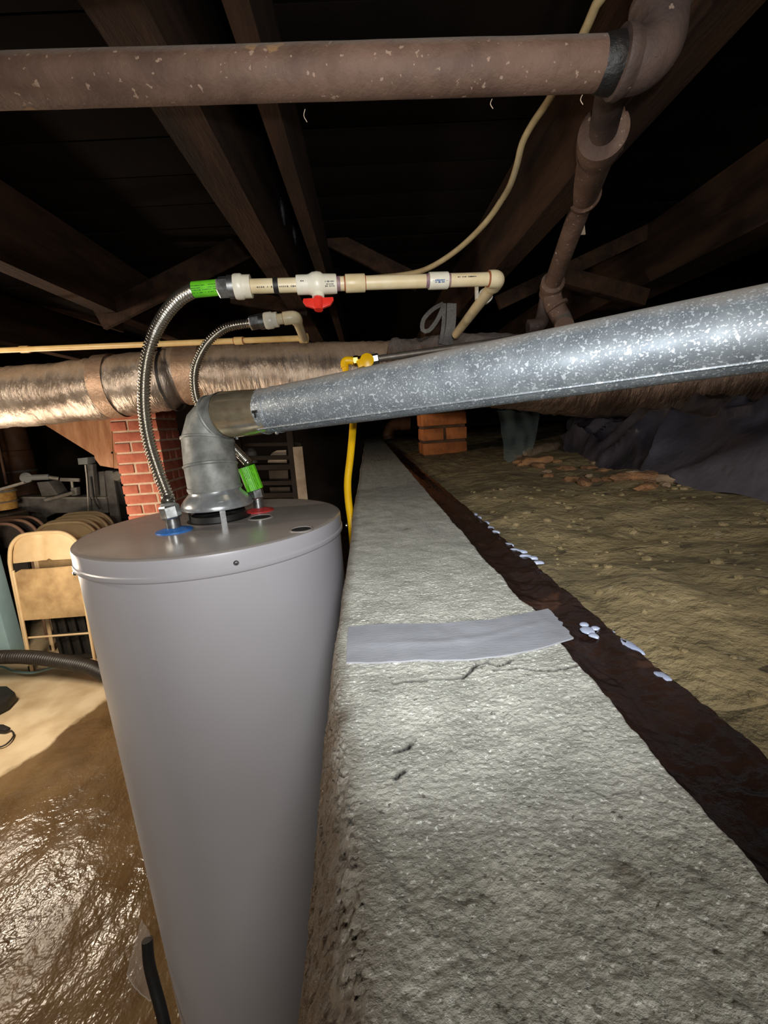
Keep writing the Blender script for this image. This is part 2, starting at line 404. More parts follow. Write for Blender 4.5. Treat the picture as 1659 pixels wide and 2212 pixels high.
# dirt bank
rows = []
dys = [-.5+.02*i for i in range(20)]
while dys[-1] < 5.6: dys.append(dys[-1]+.006+.012*abs(dys[-1]))
def dirt_z(x, y):
    d = x-.169
    return ZW-.012+.05*max(0, min(1, d/1.2))+.012*fbm(x*5, y*5, 1, 4)*min(1, d/.05)+.005*fbm(x*22, y*22, 1, 4)*min(1, d/.02)
for y in dys:
    r = []; x0 = tar_out(y)+.0005
    r += [Vector((x0, y, 0)), Vector((x0, y, ZW-.08))]
    x = 0
    while x < 3.2:
        xx = x0+x; r.append(Vector((xx, y, dirt_z(xx, y)))); x = x+.004+.018*x
    r.append(Vector((x0+3.2, y, 0))); rows.append(r)
k = min(len(r) for r in rows); rows = [r[:k-1]+[r[-1]] for r in rows]
tag(MB().grid(rows).build('ground', 'dirt', sharp=80), 'olive brown cracked dirt bank right of the wall', 'dirt', kind='structure')
# pale edge of a buried board along the mud
mb = MB()
for y0, y1 in ((.12, .2), (.21, .27), (.36, .47), (.48, .62)):
    P = [Vector((tar_out(y0+(y1-y0)*i/24)+.0012, y0+(y1-y0)*i/24, ZW-.0075+.0012*nz(i*.5, y0*9))) for i in range(25)]
    mb.tube(P, .0011, 6, rf=lambda L, a, i: .0011*(.6+.8*abs(nz(L*120, 2))))
o = mb.build('trim_1', 'pale_board'); tag(o, 'thin pale edge strip between wet mud and dirt', 'edging', kind='structure')

# floor: wet part and dry part
rows = []; gx = [-6+.05*i for i in range(122)]
gy = [-1+.04*i for i in range(170)]
f1 = MB()
for y in gy: rows.append([Vector((x, y, .012*fbm(x*2.2, y*1.1, 0, 4)+.006*fbm(x*7, y*3, 4, 3))) for x in gx])
fl = f1.grid(rows).build('floor', 'floor_wet', sharp=80); fl.data.materials.append(MATS['floor_dry'])
tag(fl, 'wet brown concrete floor with a dry pale part beyond', 'floor', kind='structure')
# wet / dry split in the floor shader, by place on the floor
M = MATS['floor_wet'].copy(); M.name = 'floor_mixed'; nt = M.node_tree; N = nt.nodes; L = nt.links
pr = N['Principled BSDF']; out = [n for n in N if n.type == 'OUTPUT_MATERIAL'][0]
geo = N.new('ShaderNodeNewGeometry'); sx = N.new('ShaderNodeSeparateXYZ'); L.new(geo.outputs['Position'], sx.inputs[0])
pa, pb_ = at_z(-20, 1705, 0), at_z(212, 1522, 0); nrm = Vector((-(pb_.y-pa.y), pb_.x-pa.x, 0)).normalized()
if nrm.y < 0: nrm = -nrm
dt = N.new('ShaderNodeVectorMath'); dt.operation = 'DOT_PRODUCT'; L.new(geo.outputs['Position'], dt.inputs[0]); dt.inputs[1].default_value = nrm
sb = N.new('ShaderNodeMath'); sb.operation = 'SUBTRACT'; L.new(dt.outputs['Value'], sb.inputs[0]); sb.inputs[1].default_value = nrm.dot(pa)
nn = N.new('ShaderNodeTexNoise'); nn.inputs['Scale'].default_value = 3; nn.inputs['Detail'].default_value = 6; L.new(geo.outputs['Position'], nn.inputs['Vector'])
ad = N.new('ShaderNodeMath'); ad.operation = 'MULTIPLY_ADD'; ad.inputs[1].default_value = .35; L.new(nn.outputs['Fac'], ad.inputs[0]); L.new(sb.outputs[0], ad.inputs[2])
m3 = N.new('ShaderNodeMapRange'); m3.inputs['From Min'].default_value = .165; m3.inputs['From Max'].default_value = .2; L.new(ad.outputs[0], m3.inputs['Value'])
p2 = N.new('ShaderNodeBsdfPrincipled'); p2.inputs['Roughness'].default_value = .85
n2 = N.new('ShaderNodeTexNoise'); n2.inputs['Scale'].default_value = 5; n2.inputs['Detail'].default_value = 9; L.new(geo.outputs['Position'], n2.inputs['Vector'])
mx = N.new('ShaderNodeMix'); mx.data_type = 'RGBA'; mx.inputs[6].default_value = lin((208, 190, 156)); mx.inputs[7].default_value = lin((176, 154, 118))
r2 = N.new('ShaderNodeMapRange'); r2.inputs['From Min'].default_value = .4; r2.inputs['From Max'].default_value = .68; L.new(n2.outputs['Fac'], r2.inputs['Value'])
L.new(r2.outputs[0], mx.inputs['Factor']); L.new(mx.outputs[2], p2.inputs['Base Color'])
ms = N.new('ShaderNodeMixShader'); L.new(m3.outputs[0], ms.inputs[0]); L.new(pr.outputs[0], ms.inputs[1]); L.new(p2.outputs[0], ms.inputs[2]); L.new(ms.outputs[0], out.inputs[0])
fl.data.materials.clear(); fl.data.materials.append(M)

# far walls
tag(MB().box((-1.4, 5.85, 1.2), (9.4, .12, 2.6)).build('wall_back', 'paint_dark'), 'dark earthen back wall of the basement', 'wall', kind='structure')
tag(MB().box((-6.06, 2.4, 1.2), (.12, 6.9, 2.6)).build('wall_left', 'paint_dark'), 'dark wall far left of the basement', 'wall', kind='structure')
tag(MB().box((3.45, 2.4, 1.2), (.12, 6.9, 2.6)).build('wall_outer', 'paint_dark'), 'dark wall behind the dirt bank', 'wall', kind='structure')

# ceiling: subfloor boards, and joists
ZJ = HC+.44                                   # underside of the joists
ce = thing('ceiling', (0, 2.4, ZJ+.21), 'dark subfloor boards above the joists', 'ceiling', kind='structure')
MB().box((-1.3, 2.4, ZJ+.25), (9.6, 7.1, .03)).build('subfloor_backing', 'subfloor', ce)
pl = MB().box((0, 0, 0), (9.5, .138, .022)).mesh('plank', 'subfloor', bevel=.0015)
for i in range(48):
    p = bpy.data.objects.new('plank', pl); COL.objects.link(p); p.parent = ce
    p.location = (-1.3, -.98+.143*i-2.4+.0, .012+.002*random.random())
def joist(x0, x1, label, y0=-1.0, y1=5.75, h=.2, z=ZJ):
    m_ = MB(); n = 24; rws = []
    for i in range(n+1):
        y = y0+(y1-y0)*i/n; a = .003*nz(y*1.7, x0*5); b = .003*nz(y*1.7, x1*5, 3)
        rws.append([Vector((x0+a, y, z+b)), Vector((x1+a, y, z+b*.5)), Vector((x1+a, y, z+h)), Vector((x0+a, y, z+h)), Vector((x0+a, y, z+b))])
    m_.grid(rws, False)
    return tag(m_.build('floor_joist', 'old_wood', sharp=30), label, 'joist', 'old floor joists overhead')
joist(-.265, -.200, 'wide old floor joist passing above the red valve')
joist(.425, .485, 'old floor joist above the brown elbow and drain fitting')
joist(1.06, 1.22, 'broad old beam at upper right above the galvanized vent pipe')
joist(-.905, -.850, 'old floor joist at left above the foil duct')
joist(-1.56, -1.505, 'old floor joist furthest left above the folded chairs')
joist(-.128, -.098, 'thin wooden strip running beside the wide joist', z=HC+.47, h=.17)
def brace(a, b, label, w=.02, h=.05, up=(0, 0, 1)):
    a = Vector(a); b = Vector(b)
    return tag(MB().bar(a, b, w, h, up).build('bridging_board', 'old_wood', bevel=.001), label, 'board', 'diagonal bridging between joists')
brace(at_y(215, 690, 1.62), at_y(560, 515, 1.62), 'diagonal bridging board meeting the joist at left above the foil duct', h=.075)
brace(at_y(675, 497, 1.66), at_y(905, 612, 1.66), 'diagonal bridging board behind the beige pipe in the middle', h=.055)
brace(at_y(1075, 655, 1.66), at_y(1445, 480, 1.66), 'long diagonal bridging board behind the drain pipe', h=.05)
brace(at_y(1205, 595, 1.60), at_y(1392, 645, 1.60), 'short bridging board against the broad beam', h=.055, w=.04)
brace(at_y(500, 640, 1.75), at_y(665, 668, 1.75), 'low bridging board just under the red valve', h=.05)
brace(at(-60, 600, 1.75), at(265, 706, 2.35), 'lower nailed board below the joist at left', h=.06)
tag(MB().bar((-6, 3.0, ZJ-.09), (-.95, 3.0, ZJ-.09), .30, .17).build('girder', 'old_wood', bevel=.003), 'dark girder resting on the brick pillar', 'beam')

# ================================================================ WATER HEATER
TX, TY = -.331, .876; ZL = HC-.18; RT = .2545; RL = .2600
def cyl_hit(px, py, r):
    d = ray(px, py); ox, oy = -TX, -TY
    a = d.x*d.x+d.y*d.y; b = 2*(ox*d.x+oy*d.y); c = ox*ox+oy*oy-r*r
    t = (-b-math.sqrt(max(0, b*b-4*a*c)))/(2*a); return CAM+d*t
wh = thing('water_heater', (TX, TY, .01), 'tall grey cylindrical gas water heater beside the concrete wall', 'water heater')
MB().lathe((TX, TY, 0), [(RT-.02, .012), (RT, .02), (RT, ZL-.034)], 96).build('tank_body', 'tank_grey', wh)
lid = MB().lathe((TX, TY, 0), [(RT+.001, ZL-.040), (RL-.001, ZL-.038), (RL, ZL-.036), (RL-.0002, ZL-.030), (RL-.002, ZL-.028), (RL-.002, ZL-.006), (RL-.003, ZL-.0025), (RL-.006, ZL-.0004), (RL-.012, ZL), (.02, ZL)], 96).build('lid', 'lid_grey', wh, sharp=35)
lid.data.materials.append(MATS['tank_grey'])
for p in lid.data.polygons:
    if p.center.z < ZL-.005 or p.normal.z < .5: p.material_index = 1
for px, py in ((162, 1238), (510, 1216), (748, 1135)):
    p = cyl_hit(px, py, RL-.002); n = Vector((p.x-TX, p.y-TY, 0)).normalized()
    MB().lathe(p, [(.0045, -.001), (.0045, .0015), (.003, .0032), (.0005, .0036)], 12, n).build('screw', 'nut_steel', lid)
FX, FY = -.339, .905
MB().lathe((FX, FY, ZL), [(.066, -.002), (.066, .001), (.0575, .0015), (.0565, .013), (.0545, .013), (.0535, -.01), (.02, -.01)], 40).build('flue_collar', 'black_rubber', wh)
MB().lathe((FX, FY, ZL), [(.0535, .0008), (.001, .0008)], 32, cap=False).build('flue_opening', 'black_hole', wh)
hot = at_z(553, 1106, ZL)+Vector((.004, .012, 0)); cold = at_z(377, 1147, ZL)
MB().lathe(cold, [(.034, 0), (.033, .0025), (.012, .008), (.012, .002)], 32).build('inlet_ring', 'blue_plastic', wh, label='blue ring around the cold inlet')
MB().lathe(hot, [(.034, 0), (.033, .0025), (.012, .008), (.012, .002)], 32).build('outlet_ring', 'red_ring', wh, label='red ring around the hot outlet')
for px, py, r in ((563, 1118, .027), (651, 1144, .022)):
    q = at_z(px, py, ZL)
    MB().lathe(q, [(r, -.001), (r, .0012), (r*.86, .0018), (r*.8, .0004)], 32, cap=False).build('port_rim', 'lid_grey', wh)
    MB().lathe(q, [(r*.82, .0007), (.001, .0007)], 32, cap=False).build('port_hole', 'black_hole', wh)
pf = cyl_hit(176, 1342, RT); nf = Vector((pf.x-TX, pf.y-TY, 0)).normalized()
nf = Vector((-.86, .5, 0))
pf = Vector((TX, TY, pf.z-.005))+nf*RT
sf = MB().lathe(pf, [(.040, -.01), (.042, .012), (.040, .030), (.033, .036), (.001, .037)], 28, nf).build('side_fitting', 'machine', wh, label='dark round fitting on the side')
MB().lathe(pf, [(.0425, .010), (.0435, .013), (.0425, .016)], 28, nf, cap=False).build('ring', 'black_rubber', sf)

# draft hood on the lid
dh = thing('draft_hood', (FX, FY, ZL), 'shiny metal draft hood standing on the water heater lid', 'draft hood')
Z0 = ZL+.028
MB().lathe((FX, FY, Z0), [(.0735, 0), (.0745, .002), (.072, .010), (.065, .020), (.058, .027), (.0535, .032), (.0535, .044), (.0505, .044), (.0505, .03), (.06, .02), (.071, .004)], 56, cap=False).build('bell', 'chrome_hood', dh, sharp=50)
lp = at_z(487, 1134, ZL)
for k in range(3):
    a = math.atan2(lp.y-FY, lp.x-FX)+k*2*math.pi/3; q = Vector((FX+.066*math.cos(a), FY+.066*math.sin(a), ZL))
    MB().bar(q, q+Vector((0, 0, .046)), .011, .0022, (math.cos(a), math.sin(a), 0)).build('leg', 'nut_steel', dh)

# vent pipe: elbow, sleeve, galvanized run
vt = thing('vent_pipe', (FX, FY, Z0+.04), 'galvanized vent pipe with gray elbow rising from the draft hood toward upper right', 'pipe')
E0 = Vector((FX, FY, Z0+.036)); dE = (E0-CAM).dot(fw)
EP = [E0, Vector((FX-.002, FY, E0.z+.052)), at(449, 951, dE-.003), at(456, 922, dE-.008), at(472, 903, dE-.016), at(494, 896, dE-.032)]
VL = at(574, 889, .852); VR = at(1659, 709, .445); VD = (VR-VL).normalized(); VEND = VR+VD*.55
def gore(P, i, r):
    return MB().tube([P[i], P[i+1]], r, 36)
el = MB()
TT = []
rr = [.0545, .0535, .0530, .0515, .0500, .0490]
for i in range(len(EP)): TT.append((EP[min(i+1, len(EP)-1)]-EP[max(i-1, 0)]).normalized())
elr = MB().tube(EP, rr, 40, cap=False).build('elbow', 'galv_dull', vt, sharp=12)
for i in (1, 2, 4):
    t = TT[i]; MB().tube([EP[i]-t*.0035, EP[i]-t*.0015, EP[i]+t*.0015, EP[i]+t*.0035], [rr[i]+.0002, rr[i]+.0022, rr[i]+.0022, rr[i]+.0002], 40, cap=False).build('joint_bead', 'galv_dull', vt)
MB().tube([E0+Vector((0, 0, .002)), E0+Vector((0, 0, .008))], .0562, 40, cap=False).build('hem', 'galv_dull', elr)
MB().tube([EP[-1]-TT[-1]*.012, EP[-1], (EP[-1]+VL)/2, VL, VL+VD*.02], [.0475, .0475, .0465, .0445, .044], 40, cap=False).build('steel_sleeve', 'shiny_steel', vt)
RP = .0445
NP = 60
pts = [VL+VD*((VEND-VL).length*i/NP) for i in range(NP+1)]
run = MB().tube(pts, RP, 48, cap=False, rf=lambda L, a, i: RP+.0006*math.sin(a*2+L*3)+.0005*nz(L*8, a)).build('pipe', 'galv', vt)
for s_ in (0.0, .036):
    q = VL+VD*s_; MB().tube([q-VD*.002, q, q+VD*.002], [RP+.0002, RP+.0016, RP+.0002], 48, cap=False).build('bead', 'galv', run)
c0 = toward_cam(VD, VL); t0 = VD.cross(c0)
if t0.z > 0: t0 = -t0
P = []
for i in range(NP+1):
    p = pts[i]; c = toward_cam(VD, p); t = VD.cross(c); t = -t if t.z > 0 else t
    a = R(44)
    P.append(p+(c0*math.cos(a)+t0*math.sin(a))*(RP+.0006))
MB().tube(P, .0017, 6).build('seam', 'galv', run)
a = R(-4); nq = (c0*math.cos(a)+t0*math.sin(a)); q = VL+VD*.017+nq*(RP+.0012); tq = VD.cross(nq)
if tq.z > 0: tq = -tq
MB().bar(q-VD*.007, q+VD*.007, .005, .0008, nq).build('slot', 'black_hole', run)
MB().bar(q, q+tq*.012+VD*.001, .004, .0008, nq).build('slot', 'black_hole', run)
a = R(75); nq = (c0*math.cos(a)+t0*math.sin(a)); q = VL+VD*.03+nq*RP
MB().lathe(q, [(.004, -.001), (.004, .003), (.002, .005)], 6, nq).build('screw', 'nut_steel', run)
q = EP[-1]+TT[-1]*.015+Vector((0, 0, -.0475)); MB().lathe(q, [(.003, -.006), (.003, 0.002)], 6).build('screw', 'nut_steel', vt)

# ================================================================ FLEXIBLE WATER CONNECTORS
def corrugated(P, r, pitch, amp, n=18, samples=6):
    P = smooth_path(P, pitch/samples)
    mb = MB(); L = [0]
    for a, b in zip(P, P[1:]): L.append(L[-1]+(b-a).length)
    return mb.tube(P, r, n, rf=lambda s, a, i: r+amp*math.cos(2*math.pi*s/pitch)), P
def hexnut(mb, a, b, r):
    a = Vector(a); b = Vector(b); return mb.tube([a, a+(b-a)*.12, a+(b-a)*.88, b], [r*.9, r, r, r*.9], 6, smooth=False)
dC = (cold-CAM).dot(fw)
fc_ = thing('flexible_connector', cold, 'thick corrugated steel hose with green label curving from the blue ring up', 'hose', 'corrugated water connectors')
hp = [cold+Vector((-.003, 0, .058)), at(362, 1072, dC), at(343, 1022, dC), at(322, 955, dC), at(311, 880, dC), at(313, 800, dC-.005), at(328, 735, dC-.02), at(353, 685, dC-.05), at(385, 647, dC-.08), at(419, 626, dC-.10)]
mb, hpp = corrugated(hp, .0106, .0064, .0018); mb.build('hose', 'stainless', fc_, sharp=180)
MB().lathe(cold, [(.0135, .004), (.0135, .026), (.0115, .028)], 24).build('nipple', 'nut_steel', fc_)
hexnut(MB(), cold+Vector((0, 0, .026)), cold+Vector((-.003, 0, .052)), .0185).build('nut', 'nut_steel', fc_, sharp=25)
MB().lathe(cold+Vector((-.003, 0, .051)), [(.014, 0), (.015, .003), (.013, .006)], 20).build('washer', 'galv_dull', fc_)
dS = dC-.10
g0, g1 = at(418, 626, dS), at(472, 621, dS)
gl = MB().tube([g0, g1], .0128, 24).build('label_sleeve', 'green_label', fc_, label='bright green label sleeve')
dashes(g0, g1, .0128, 16, gl, rows=(-.006, -.002, .001, .005), h=.0012)
n1 = at(497, 620, dS)
hexnut(MB(), g1, n1, .0172).build('nut', 'nut_steel', fc_, sharp=25)

dH = (hot-CAM).dot(fw)
fh = thing('flexible_connector', hot, 'slimmer corrugated steel hose looping behind the elbow to the red ring', 'hose', 'corrugated water connectors')
hp = [hot+Vector((-.010, .002, .110)), at(500, 962, dH+.03), at(455, 915, dH+.045), at(427, 868, dH+.02), at(419, 822, dH), at(425, 783, dH), at(447, 742, dH), at(480, 712, dH), at(510, 702, dH), at(541, 698, dH)]
mb, _ = corrugated(hp, .0092, .0058, .0015); mb.build('hose', 'stainless', fh, sharp=180)
MB().lathe(hot, [(.012, .004), (.012, .034)], 20).build('nipple', 'nut_steel', fh)
hexnut(MB(), hot+Vector((0, 0, .03)), hot+Vector((-.003, 0, .052)), .0175).build('nut', 'nut_steel', fh, sharp=25)
gh0, gh1 = hot+Vector((-.003, 0, .05)), hot+Vector((-.016, .0, .104))
gl = MB().tube([gh0, gh1], .0185, 24, rf=lambda s, a, i: .0185+.0012*math.sin(a*9)).build('label_sleeve', 'green_label', fh, label='bright green label sleeve')
dashes(gh0, gh1, .0197, 12, gl, rows=(-.012, -.009, -.005, -.002, .002, .006, .010), h=.0009, w=.005)
a1, b1 = at(540, 698, dH), at(563, 694, dH)
hexnut(MB(), a1, b1, .0165).build('nut', 'nut_steel', fh, sharp=25)

# ================================================================ BEIGE PIPES
dR = .765
cp = thing('beige_supply_pipe', at(700, 612, .70), 'thick beige plastic pipe with red valve running across above the vent pipe', 'pipe')
def X1(px): return at(px, 620.5-(px-480)*(18.0/595), dS+(dR-dS)*(px-480)/595)
MB().tube([X1(494), X1(508)], .0185, 24).build('union_ring', 'nut_steel', cp)
MB().tube([X1(507), X1(512), X1(523), X1(526)], [.0195, .0205, .0205, .019], 24).build('adapter', 'cpvc_white', cp)
MB().tube([X1(526), X1(543)], .0185, 24).build('adapter', 'cpvc_white', cp)
pp = MB().tube([X1(540), X1(646)], .0118, 24).build('pipe', 'cpvc', cp)
dashes(X1(556), X1(590), .0118, 8, pp, rows=(.0015,)); dashes(X1(604), X1(640), .0118, 9, pp, rows=(.0015,))
MB().tube([X1(591), X1(602)], .0124, 20).build('tape_band', 'black_rubber', cp)
vb = MB().tube([X1(641), X1(644), X1(664), X1(668), X1(676), X1(686), X1(694), X1(699), X1(724), X1(727)], [.0155, .0160, .0160, .0165, .0195, .0205, .0195, .0165, .0160, .0155], 28).build('ball_valve', 'cpvc_white', cp)
dashes(X1(650), X1(662), .0165, 3, vb, rows=(-.006,)); dashes(X1(702), X1(722), .0162, 10, vb, rows=(-.004, 0, .003), w=.0012)
vc = X1(687); dv = (vc-CAM).dot(fw)
va = (at(688, 662, dv)-vc).normalized()
MB().tube([vc, vc+va*.024], .0108, 20).build('stem', 'cpvc_white', vb)
ax1 = (X1(727)-X1(641)).normalized(); hn = va.cross(ax1).normalized()
hb = vc+va*.0215
hd = MB().tube([hb, hb+va*.024], [.0082, .0078], 20).build('handle', 'red_plastic', vb)
wing = [hb-ax1*.026+va*.004, hb+ax1*.026+va*.003, hb+ax1*.027+va*.008, hb+ax1*.021+va*.0165, hb+ax1*.008+va*.021, hb-ax1*.008+va*.021, hb-ax1*.022+va*.0165, hb-ax1*.027+va*.009]
MB().prism([p-hn*.003 for p in wing], hn*.006).build('wing', 'red_plastic', hd, bevel=.0008)
MB().tube([X1(726), X1(748)], .0118, 24).build('pipe', 'cpvc', cp)
MB().tube([X1(727), X1(735)], .0121, 24).build('primer_band', 'primer', cp)
MB().tube([X1(746), X1(748), X1(787), X1(788)], [.0145, .0150, .0150, .0145], 24).build('coupling', 'cpvc', cp)
MB().tube([X1(743), X1(746)], .0123, 24).build('rust_ring', 'rust_ring', cp); MB().tube([X1(788), X1(790)], .0123, 24).build('rust_ring', 'rust_ring', cp)
MB().tube([X1(786), X1(928)], .0116, 24).build('pipe', 'cpvc', cp)
MB().tube([X1(919), X1(927)], .0119, 24).build('primer_band', 'primer', cp); MB().tube([X1(966), X1(972)], .0119, 24).build('primer_band', 'primer', cp)
q = MB().tube([X1(926), X1(928), X1(965), X1(967)], [.0140, .0144, .0144, .0140], 24).build('coupling', 'cpvc_white', cp)
dashes(X1(929), X1(964), .0144, 14, q, 'blue_ink', rows=(0,), w=.0018, h=.0006); dashes(X1(936), X1(957), .0144, 9, q, 'blue_ink', rows=(-.001, .002), h=.003)
p9 = MB().tube([X1(965), X1(1056)], .0116, 24).build('pipe', 'cpvc', cp)
dashes(X1(985), X1(1025), .0116, 13, p9, rows=(-.005,), h=.0022)
MB().tube([X1(1053), X1(1056)], .0135, 24).build('rust_ring', 'rust_ring', cp)
ec = X1(1076); d2 = (at(1000, 705, 1.12)-ec).normalized()
cu = [X1(1056), X1(1066)]+[ec+(X1(1066)-ec)*((1-t)**2)+d2*.022*(t*t) for t in (.2, .4, .6, .8, 1)]+[ec+d2*.034]
MB().tube(cu, [.0150]+[.0152]*(len(cu)-1), 24).build('elbow', 'cpvc', cp)
pe = MB().tube([ec+d2*.03, at(985, 722, 1.2)], .0114, 24).build('pipe', 'cpvc', cp)
dashes(at(1030, 664, .97), at(1008, 693, 1.07), .0114, 8, pe, rows=(.001,))
cl = at(1048, 640, .885)
q = MB().tube([cl-d2*.006, cl+d2*.006], .0150, 24).build('pipe_clamp', 'cpvc_white', cp)
MB().box(cl+Vector((-.018, 0, .012)), (.005, .012, .034)).build('clamp_tab', 'cpvc_white', q)

cq = thing('beige_hot_pipe', at(640, 700, dH), 'short beige plastic pipe with elbow joining the slimmer hose', 'pipe')
def X2(px): return at(px, 695-(px-562)*(9.5/70), dH)
MB().tube([X2(561), X2(573)], .0172, 24).build('union_ring', 'nut_steel', cq)
MB().tube([X2(572), X2(575), X2(588), X2(590)], [.0172, .0185, .0185, .0172], 24).build('adapter', 'cpvc_white', cq)
MB().tube([X2(589), X2(600)], .0165, 24).build('adapter', 'cpvc_white', cq)
MB().tube([X2(598), X2(613)], .0118, 24).build('pipe', 'cpvc', cq)
MB().tube([X2(612), X2(614)], .0140, 24).build('rust_ring', 'rust_ring', cq)
e2 = X2(638); d3 = (at(656, 730, 1.2)-e2).normalized()
cu = [X2(613), X2(628)]+[e2+(X2(628)-e2)*((1-t)**2)+d3*.02*(t*t) for t in (.25, .5, .75, 1)]+[e2+d3*.034]
MB().tube(cu, .0145, 24).build('elbow', 'cpvc', cq)
MB().tube([e2+d3*.03, at(656, 731, 1.2)], .0112, 24).build('pipe', 'cpvc', cq)
cr = thing('long_beige_pipe', at(300, 744, 1.28), 'long thin yellowish plastic pipe running left above the foil duct', 'pipe')
def X3(px): return at(px, 730.5+(656-px)*(26.5/656), 1.21+(656-px)*.00025)
MB().tube([X3(655), X3(540)], .0085, 18).build('pipe', 'cpvc_yellow', cr); MB().tube([X3(540), X3(-260)], .0085, 18).build('pipe', 'cpvc_yellow', cr)
for x in (517, 55):
    MB().tube([X3(x+9), X3(x-9)], .0112, 18).build('coupling', 'cpvc_yellow', cr)
    for s_ in (10, -10): MB().tube([X3(x+s_+.8), X3(x+s_-.8)], .0108, 18).build('rust_ring', 'rust_ring', cr)
MB().tube([X3(664), X3(648)], .0135, 18).build('tee', 'cpvc_yellow', cr); 

# ================================================================ FOIL DUCT
fd = thing('foil_duct', at(370, 890, 1.7), 'crinkled silver foil duct sagging across the whole basement behind the water heater', 'duct')
def duct_part(pts, r, seed, mname, name='duct_section', nseg=72, wr=.010, step=.012, ends=(0, 0)):
    P = smooth_path([at(*p) for p in pts], step)
    n = len(P); K = []
    def rf(L, a, i):
        e = 1
        if ends[0]: e *= min(1, .62+.38*math.sqrt(min(1, i/6)))
        if ends[1]: e *= min(1, .55+.45*math.sqrt(min(1, (n-1-i)/6)))
        return e*(r+wr*nz(L*9+seed, math.cos(a)*1.3, math.sin(a)*1.3)+wr*.75*abs(nz(L*46+seed, math.cos(a)*.9, math.sin(a)*.9))-wr*.6*abs(nz(L*26+math.cos(a)*2, math.sin(a)*2, seed)))
    return MB().tube(P, r, nseg, rf=rf).build(name, mname, fd, sharp=180)
duct_part([(-330, 895, 1.78), (-160, 880, 1.77), (0, 861, 1.76), (130, 850, 1.74), (260, 834, 1.72), (350, 823, 1.71), (388, 819, 1.71)], .121, 1.0, 'foil', ends=(0, 1), wr=.007)
duct_part([(372, 812, 1.74), (450, 808, 1.73), (600, 806, 1.69), (740, 805, 1.63), (860, 806, 1.56)], .114, 4.0, 'foil', wr=.007)
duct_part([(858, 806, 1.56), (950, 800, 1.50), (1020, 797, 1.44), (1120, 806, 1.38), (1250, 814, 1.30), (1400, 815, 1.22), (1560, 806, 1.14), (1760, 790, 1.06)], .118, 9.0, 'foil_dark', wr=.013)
st = MB(); sp = at(372, 822, 1.712); sd = (at(388, 819, 1.71)-at(350, 823, 1.71)).normalized()
st.tube([sp-sd*.006, sp+sd*.006], .1235, 56, cap=False, rf=lambda L, a, i: .1225+.004*nz(math.cos(a)*2, math.sin(a)*2)).build('strap_band', 'black_rubber', fd, label='black strap around the duct joint')
for (x0, y0, d0), w_ in (((245, 835, 1.722), .030), ((425, 809, 1.735), .050)):
    c = at(x0, y0, d0); MB().tube([c-sd*w_, c-sd*w_*.5, c, c+sd*w_*.5, c+sd*w_], .122, 56, cap=False, rf=lambda L, a, i: (.1265 if x0 < 300 else .1195)+.002*nz(math.cos(a)*3, math.sin(a)*3, L*20)).build('tape_band', 'foil_tape', fd, sharp=180, label='pinkish tan foil tape patch')

# webbing straps that hang by the duct
sw = thing('hanging_strap', at(965, 735, 1.33), 'grey webbing strap hanging in a loop above the duct', 'strap')
def ribbon(pts, w_, parent, name, mname='webbing', wdir=None):
    P = smooth_path([at(*p) for p in pts], .01); rows = []
    for i, p in enumerate(P):
        t = (P[min(i+1, len(P)-1)]-P[max(i-1, 0)]).normalized(); n = t.cross(Vector(wdir) if wdir else fw).normalized()
        x = n if wdir is None else Vector(wdir)
        rows.append([p-x*w_/2, p+x*w_/2])
    mb = MB(); nrm = fw*.002
    for r_ in (rows,): mb.grid(r_); mb.grid([[b+nrm for b in q] for q in r_])
    return mb.build(name, mname, parent, sharp=180)
ribbon([(958, 655, 1.34), (935, 668, 1.33), (915, 690, 1.32), (913, 712, 1.31), (926, 714, 1.31), (944, 692, 1.32), (958, 662, 1.33)], .013, sw, 'loop')
ribbon([(960, 655, 1.34), (958, 700, 1.33), (952, 742, 1.33)], .012, sw, 'tail')
ribbon([(976, 655, 1.325), (974, 700, 1.32), (966, 745, 1.32)], .030, sw, 'strap')

# ================================================================ GAS LINE
gz = thing('gas_connector', at(757, 1118, .98), 'bright yellow flexible gas hose between water heater and wall', 'hose')
gp = smooth_path([at(764, 1190, .97), at(759, 1130, .97), at(753, 1085, .98), at(751, 1040, .99), at(757, 985, 1.0), at(762, 930, 1.02), at(763, 890, 1.04), at(757, 845, 1.07), at(748, 808, 1.1), at(745, 790, 1.1)], .008)
MB().tube(gp, .0088, 20).build('hose', 'yellow_coat', gz)
gv = thing('gas_shutoff_valve', at(775, 785, 1.1), 'small yellow gas shutoff valve above the vent pipe', 'valve')
MB().tube(smooth_path([at(745, 795, 1.1), at(744, 784, 1.1), at(748, 779, 1.1), at(757, 779, 1.1), at(764, 780, 1.1)], .004), .0105, 18).build('elbow', 'yellow_coat', gv)
hexnut(MB(), at(764, 780, 1.1), at(774, 779, 1.1), .0135).build('nut', 'brass', gv, sharp=25)
MB().tube([at(773, 779, 1.1), at(803, 777, 1.1)], .0115, 18).build('body', 'brass', gv)
ha, hb2 = at(772, 788, 1.085), at(802, 776, 1.085)
h_ = MB().bar(ha, hb2, .010, .020, DY).build('handle', 'yellow_coat', gv, bevel=.003)
MB().lathe(at(793, 780, 1.087), [(.018, 0), (.018, .008), (.006, .012)], 20, -fw).build('hub', 'yellow_coat', h_)
hexnut(MB(), at(802, 777, 1.1), at(818, 774, 1.1), .0135).build('nut', 'nut_steel', gv, sharp=25)
gs = thing('steel_gas_pipe', at(900, 762, 1.1), 'thin grey steel gas pipe leading right from the yellow valve', 'pipe')
MB().tube([at(816, 775, 1.1), at(1000, 748, 1.1), at(1400, 690, 1.05), at(2300, 560, .97)], .0088, 18).build('pipe', 'steel_pipe', gs)

